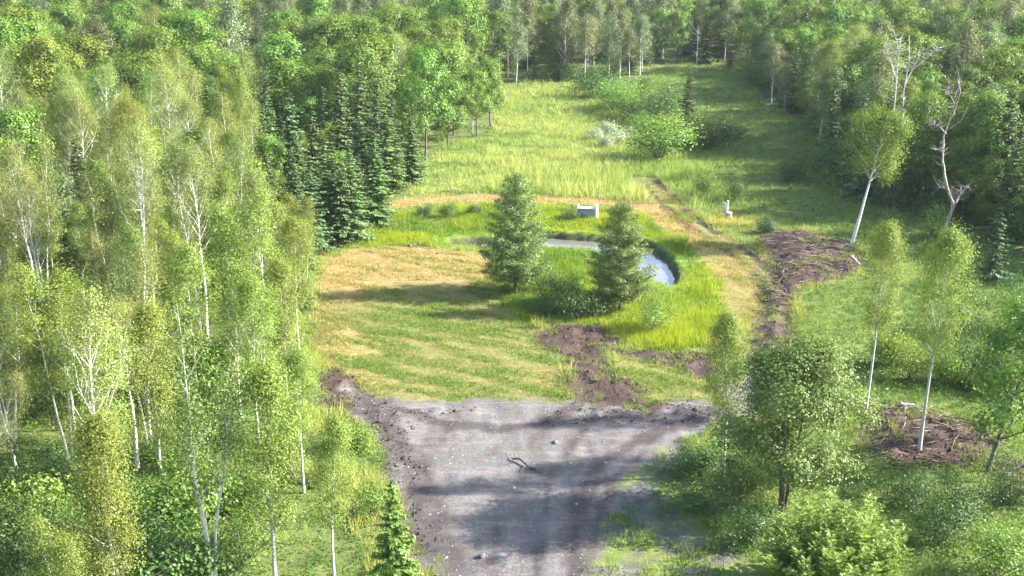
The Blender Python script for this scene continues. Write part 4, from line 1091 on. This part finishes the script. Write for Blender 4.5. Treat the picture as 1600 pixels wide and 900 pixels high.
# short mown grass and straw
parts = []
x, y = jitter_grid(-24, 32, 70, 137, .245, r); m = plan(x, y)
k = ((m['field'] > .4) | (m['ring'] > .45) | ((m['track'] > .3) & (m['rut'] < .4))) & (m['soil'] < .5) & (m['drive'] < .5) & (m['pond'] > .3)
x, y = x[k], y[k]; ringk = m['ring'][k]; z = ground_z(x, y)
ff = fbm(x * .16, y * .16, 90, 3); ca, sa = math.cos(.5), math.sin(.5)
fine = fbm((x * ca - y * sa) * .35, (x * sa + y * ca) * 1.7, 160, 4)
dry = np.clip(.14 + .78 * ss(88, 99, y + (ff - .5) * 14) + (fine - .5) * 4.2, 0, 1)
dry = np.clip(dry + .35 * ss(-10, -15, x), 0, 1)
dry = np.maximum(dry, ringk * (.8 - .45 * ss(14, 19, x)))
kk = r.random(len(x)) < (1.0 - .45 * dry)
x, y, z, dry, fine = x[kk], y[kk], z[kk], dry[kk], fine[kk]
parts.append(blades(x, y, z, 8, .05 + .26 * np.clip(1.5 - fine * 2, 0, 1), F(x, .22), F(x, .055), lerp((.115, .190, .036), (.40, .27, .125), dry), r, 1.3, .35))
stuff_tris('mown_grass', parts, 'short mown grass drying to straw over the field and the pond path', 'grass')
# regrowth in the torn soil and along its edges
x, y = jitter_grid(-24, 48, 43, 134, .46, r); m = plan(x, y)
k = (m['soil'] > .05) & (m['soil'] < .999) & (r.random(len(x)) < .55) | (m['soil'] > .5) & (fbm(x * .6, y * .6, 190, 3) > .60)
k &= (m['pond'] > .4) & (m['drive'] < .5); x, y = x[k], y[k]; z = ground_z(x, y); t = r.random(len(x))
stuff_tris('soil_weeds', [blades(x, y, z, 9, F(x, .30), F(x, .25), F(x, .05), lerp((.10, .17, .03), (.26, .26, .09), t), r, .8), leafy(x, y, z, 5, F(x, .25), F(x, .25), F(x, .12), lerp((.06, .13, .03), (.15, .21, .05), t), r)],
           'sparse new weeds sprouting from the torn soil and its edges', 'weeds')
# floor of the woods
parts = []
for (x0, x1, y0, y1, st, n, sc) in [(-50, 0, 40, 96, .74, 36, .9), (-75, 0, 96, 158, 1.8, 14, 1.6), (20, 85, 96, 170, 1.35, 14, 1.3), (-40, 95, 158, 256, 2.9, 12, 2.2)]:
    x, y = jitter_grid(x0, x1, y0, y1, st, r); m = plan(x, y)
    k = (m['woods'] > .35) & (m['soil'] < .5) & (m['drive'] < .4)
    x, y = x[k], y[k]; z = ground_z(x, y); t = np.clip(fbm(x * .15, y * .15, 170, 3) * 2.4 - .7, 0, 1)
    parts.append(leafy(x, y, z, n, (.3 + .9 * t) * sc ** .5, F(x, .5 * sc), F(x, (.20 if sc > 1 else .14) * sc), lerp((.060, .140, .022), (.165, .240, .040), t), r, .35))
stuff_tris('undergrowth', parts, 'green undergrowth covering the floor of the woods', 'undergrowth')

# ------------------------------------------------------------------ loose earth, stones, dead wood
def lumps(name, x, y, size, mat, label, cat, r, flat=.6):
    N = len(x); z = ground_z(x, y)
    base = np.array([[1, 0, 0], [0, 1, 0], [-1, 0, 0], [0, -1, 0], [.1, .1, 1], [0, 0, -.6]])
    f = np.array([[0, 1, 4], [1, 2, 4], [2, 3, 4], [3, 0, 4], [1, 0, 5], [2, 1, 5], [3, 2, 5], [0, 3, 5]])
    a = r.uniform(0, 6.28, N); V = base[None] * (1 + r.uniform(-.35, .35, (N, 6, 1)))
    V = V * size[:, None, None] * [1, 1, flat]; c, s = np.cos(a)[:, None], np.sin(a)[:, None]
    V = np.stack([V[..., 0] * c - V[..., 1] * s + x[:, None], V[..., 0] * s + V[..., 1] * c + y[:, None], V[..., 2] + z[:, None]], -1)
    F = (f[None] + (np.arange(N) * 6)[:, None, None]).reshape(-1, 3)
    return tag(link(name, make_mesh(name, V.reshape(-1, 3), tris=F, mats=[mat])), label, cat, kind='stuff')
r = np.random.default_rng(31)
x, y = jitter_grid(-24, 48, 43, 134, .27, r); m = plan(x, y)
k = ((m['soil'] > .45) & (r.random(len(x)) < .9)) | ((m['rut'] > .5) & (r.random(len(x)) < .3)); k &= m['pond'] > .3
lumps('soil_clods', x[k], y[k], r.gamma(1.6, .030, k.sum()) + .02, M['clod'], 'dark clods of torn earth scattered over the bare soil', 'soil', r)
x, y = jitter_grid(-14, 26, 43, 80, .5, r); m = plan(x, y); k = (m['drive'] > .5)
lumps('gravel_stones', x[k], y[k], r.gamma(1.6, .016, k.sum()) + .012, M['stone'], 'loose grey stones scattered on the gravel drive', 'gravel', r)

def sticks(name, x, y, ln, rad, mat, label, cat, r):
    tb = Tubes(); z = ground_z(x, y)
    for i in range(len(x)):
        a = r.normal(.1, .55); d = np.array([math.cos(a), math.sin(a), r.normal(0, .12)]) * ln[i] * .5
        p = np.array([x[i], y[i], z[i] + rad[i] + abs(d[2]) * .8])
        tb.tube([p - d, p + r.normal(0, .05, 3), p + d], [rad[i], rad[i] * .85, rad[i] * .4], 4)
    return tag(link(name, tb.mesh(name, mat)), label, cat, kind='stuff')
x, y = jitter_grid(10, 50, 49, 122, .66, r); a = sdf(SOIL[4], x, y); b = sdf(SOIL[3], x, y); c = sdf(SOIL[5], x, y)
k = (a < .4) | ((b < .2) & (r.random(len(x)) < .8)) | (c < .3); x, y = x[k], y[k]
sticks('wood_debris', x, y, r.uniform(.5, 2.0, len(x)), r.uniform(.015, .05, len(x)), M['debris'], 'brown broken sticks and roots strewn over the torn soil', 'debris', r)

def log(name, path, r0, mat, label, branches=(), cat='log'):
    P = np.array(path, float); c = P[0].copy(); c[2] = 0
    e = link(name, None, loc=(c[0], c[1], 0)); P = P - [c[0], c[1], 0]
    tb = Tubes(); tt = np.linspace(0, 1, len(P)); t2 = np.linspace(0, 1, 10)
    rr = np.random.default_rng(len(label)); P2 = np.stack([np.interp(t2, tt, P[:, q]) for q in range(3)], 1) + rr.normal(0, r0 * .2, (10, 3))
    tb.tube(P2, np.linspace(r0, r0 * .55, 10), 7); link('trunk', tb.mesh('trunk', mat), e)
    for b in branches:
        tb = Tubes(); b = np.array(b) - [c[0], c[1], 0]; tb.tube(b, np.linspace(r0 * .5, r0 * .15, len(b)), 5); link('branch', tb.mesh('branch', mat), e)
    return tag(e, label, cat)
def gp3(u, v, h=0.0):
    x, y = G(u, v); return [x, y, gz(x, y) + h]
log('fallen_branch', [gp3(800, 718, .10), gp3(812, 720, .22), gp3(826, 730, .12), gp3(842, 734, .05)], .075, M['debris'],
    'short crooked dead branch lying alone on the gravel drive', [[gp3(810, 721, .18), gp3(803, 724, .3), gp3(797, 721, .32)], [gp3(822, 728, .14), gp3(816, 734, .1), gp3(812, 735, .06)],
                                                                  [gp3(806, 719, .2), gp3(807, 714, .3), gp3(810, 712, .38)]], 'branch')
log('driftwood', [gp3(640, 385, .1), gp3(652, 382, .15), gp3(664, 384, .12)], .09, M['debris'], 'grey driftwood at the end of the pond by the field', [[gp3(650, 383, .15), gp3(648, 379, .4), gp3(646, 378, .55)], [gp3(655, 383, .15), gp3(660, 380, .35)]])
log('driftwood', [gp3(748, 381, -.2), gp3(765, 376, .1), gp3(778, 375, .2)], .10, M['grey_wood'], 'pale stick lying on the pond bank behind the stemmed conifer', [])
log('fallen_log', [gp3(1408, 637, .2), gp3(1428, 640, .25)], .12, M['birch_bark'], 'short white log on the upper rim of the torn soil', [])
log('fallen_log', [gp3(1535, 660, .4), gp3(1550, 675, .2)], .10, M['debris'], 'brown log slanting down the end of the torn soil', [])
log('fallen_log', [gp3(1330, 412, .5), gp3(1342, 418, .2)], .12, M['grey_wood'], 'grey log end sticking out of the brown earth heap', [])
log('fallen_log', [gp3(452, 752, .2), gp3(480, 758, .2), gp3(490, 764, .1)], .16, M['debris'], 'dark log lying in dry grass at the edge of the near woods', [[gp3(462, 753, .2), gp3(455, 746, .7), gp3(450, 742, .8)]])
log('fallen_log', [gp3(690, 301, .15), gp3(712, 300, .2), gp3(728, 302, .12)], .09, M['debris'], 'grey log lying beside the mown path behind the pond', [])

def rock(name, u, v, s, mat, label):
    x, y = G(u, v); rr = np.random.default_rng(int(u + v))
    import bmesh
    bm = bmesh.new(); bmesh.ops.create_icosphere(bm, subdivisions=3, radius=1)
    for vv in bm.verts:
        p = np.array(vv.co[:]); n1 = .75 + .5 * float(fbm(np.array([p[0] * 1.3 + 5 + p[2]]), np.array([p[1] * 1.3 + p[2] * .7 + u]), 7, 3)[0])
        vv.co = Vector((p * n1 * np.array(s)).tolist())
    me = bpy.data.meshes.new(name); bm.to_mesh(me); bm.free(); me.materials.append(mat)
    o = link(name, me, loc=(x, y, gz(x, y) + s[2] * .35)); o.rotation_euler = (0, 0, rr.uniform(0, 6))
    return tag(o, label, 'rock')
rock('rock', 753, 867, (.22, .17, .14), M['rock'], 'dark fist-shaped rock on the gravel drive, nearest the camera')
rock('rock', 868, 690, (.22, .16, .12), M['rock'], 'small dark rock on the gravel near the dead branch')
rock('rock', 1358, 632, (.28, .22, .22), M['stone'], 'pale stone at the corner of the torn soil by the slim aspen')
rock('rock', 1572, 745, (.25, .2, .16), M['stone'], 'pale stone beyond the foot of the leaning dark trunk')

# ------------------------------------------------------------------ things people left by the pond
def box(name, lo, hi, mat, parent, rot=None, bev=.02):
    import bmesh
    bm = bmesh.new(); bmesh.ops.create_cube(bm, size=1)
    lo, hi = np.array(lo), np.array(hi)
    for vv in bm.verts: vv.co = Vector((np.array(vv.co[:]) * (hi - lo)).tolist())
    bmesh.ops.bevel(bm, geom=list(bm.edges), offset=bev, segments=2, affect='EDGES')
    me = bpy.data.meshes.new(name); bm.to_mesh(me); bm.free(); me.materials.append(mat)
    o = link(name, me, parent, tuple((lo + hi) / 2))
    if rot: o.rotation_euler = rot
    return o
bx, by = G(917, 343)
crate = link('wooden_crate', None, loc=(bx, by, gz(bx, by))); crate.rotation_euler = (0, 0, math.radians(-14))
box('side_panel', (-1.0, -.45, 0), (-.92, .45, 1.35), M['white_paint'], crate)
box('side_panel', (.86, -.45, 0), (1.08, .45, 1.45), M['white_paint'], crate)
box('front_panel', (-.915, -.36, .1), (.855, -.30, 1.0), M['grey_and_shade'], crate)  # white box front, its shade put into the panel colour; back panel alike
box('back_panel', (-.915, .30, .1), (.855, .36, 1.05), M['grey_and_shade'], crate)
box('top_board', (-.915, -.44, 1.055), (.855, .40, 1.14), M['white_paint'], crate)
br = box('brace', (-.75, -.42, .48), (.75, -.37, .58), M['grey_metal'], crate, (0, math.radians(28), 0))
tag(crate, 'white box-shaped wooden stand with raised ends in the tall grass behind the pond', 'crate')

bx, by = G(1137, 341)
post = link('post', None, loc=(bx, by + .5, gz(bx, by + .5)))
tb = Tubes(); tb.tube([[0, 0, -.2], [0, 0, .8], [.04, 0, 1.75]], [.09, .09, .085], 10); link('shaft', tb.mesh('shaft', M['white_paint']), post)
box('cap', (-.08, -.12, 1.753), (.16, .12, 1.83), M['white_paint'], post)
tag(post, 'slim white post standing in weeds beside the track', 'post')
bn = link('bucket', None, loc=(bx + .1, by - .1, gz(bx + .1, by - .1)))
tb = Tubes(); tb.tube([[0, 0, 0], [0, 0, .03], [0, 0, .35], [0, 0, .68]], [.02, .24, .27, .30], 16); link('body', tb.mesh('body', M['grey_and_shade']), bn)
tb = Tubes(); tb.tube([[0, 0, .684], [0, 0, .73], [0, 0, .76], [0, 0, .765]], [.315, .325, .30, .01], 16); link('lid', tb.mesh('lid', M['white_paint']), bn)
tag(bn, 'small grey bucket with white lid at the foot of the white post', 'bucket')
bx2, by2 = G(1129, 334)
hoop = link('wire_hoop', None, loc=(bx2, by2, gz(bx2, by2)))
an = np.linspace(0, math.pi, 11)
tb = Tubes(); tb.tube([[-.3, 0, -.1], [-.3, 0, .7]] + [[-.3 * math.cos(q), 0, 1.0 + .3 * math.sin(q)] for q in an] + [[.3, 0, .7], [.3, 0, -.1]], [.035] * 15, 6); link('frame', tb.mesh('frame', M['grey_metal']), hoop)
box('back_slat', (-.255, -.02, .35), (.255, .02, .45), M['grey_metal'], hoop, bev=.008); box('back_slat', (-.255, -.02, .75), (.255, .02, .85), M['grey_metal'], hoop, bev=.008)
tag(hoop, 'grey arched frame standing in weeds next to the white post', 'frame')

# ------------------------------------------------------------------ the evening air
hm = bpy.data.materials.new('haze_air'); hm.use_nodes = True; nt = hm.node_tree; nt.nodes.clear()
out = nt.nodes.new('ShaderNodeOutputMaterial'); pv = nt.nodes.new('ShaderNodeVolumePrincipled')
pv.inputs['Color'].default_value = (.86, .92, 1, 1); pv.inputs['Density'].default_value = HAZE; pv.inputs['Anisotropy'].default_value = .15
nt.links.new(pv.outputs[0], out.inputs['Volume'])
lo, hi = np.array([-1450., -450, -3.2]), np.array([1450., 1550, 34.])
V = np.array([[(lo, hi)[i][0], (lo, hi)[j][1], (lo, hi)[k][2]] for k in (0, 1) for j in (0, 1) for i in (0, 1)])
hz_me = make_mesh('haze', V, [[0, 2, 3, 1], [4, 5, 7, 6], [0, 1, 5, 4], [2, 6, 7, 3], [0, 4, 6, 2], [1, 3, 7, 5]], mats=[hm])
tag(link('haze', hz_me), 'thin pale evening haze over the whole clearing', 'haze', kind='stuff')
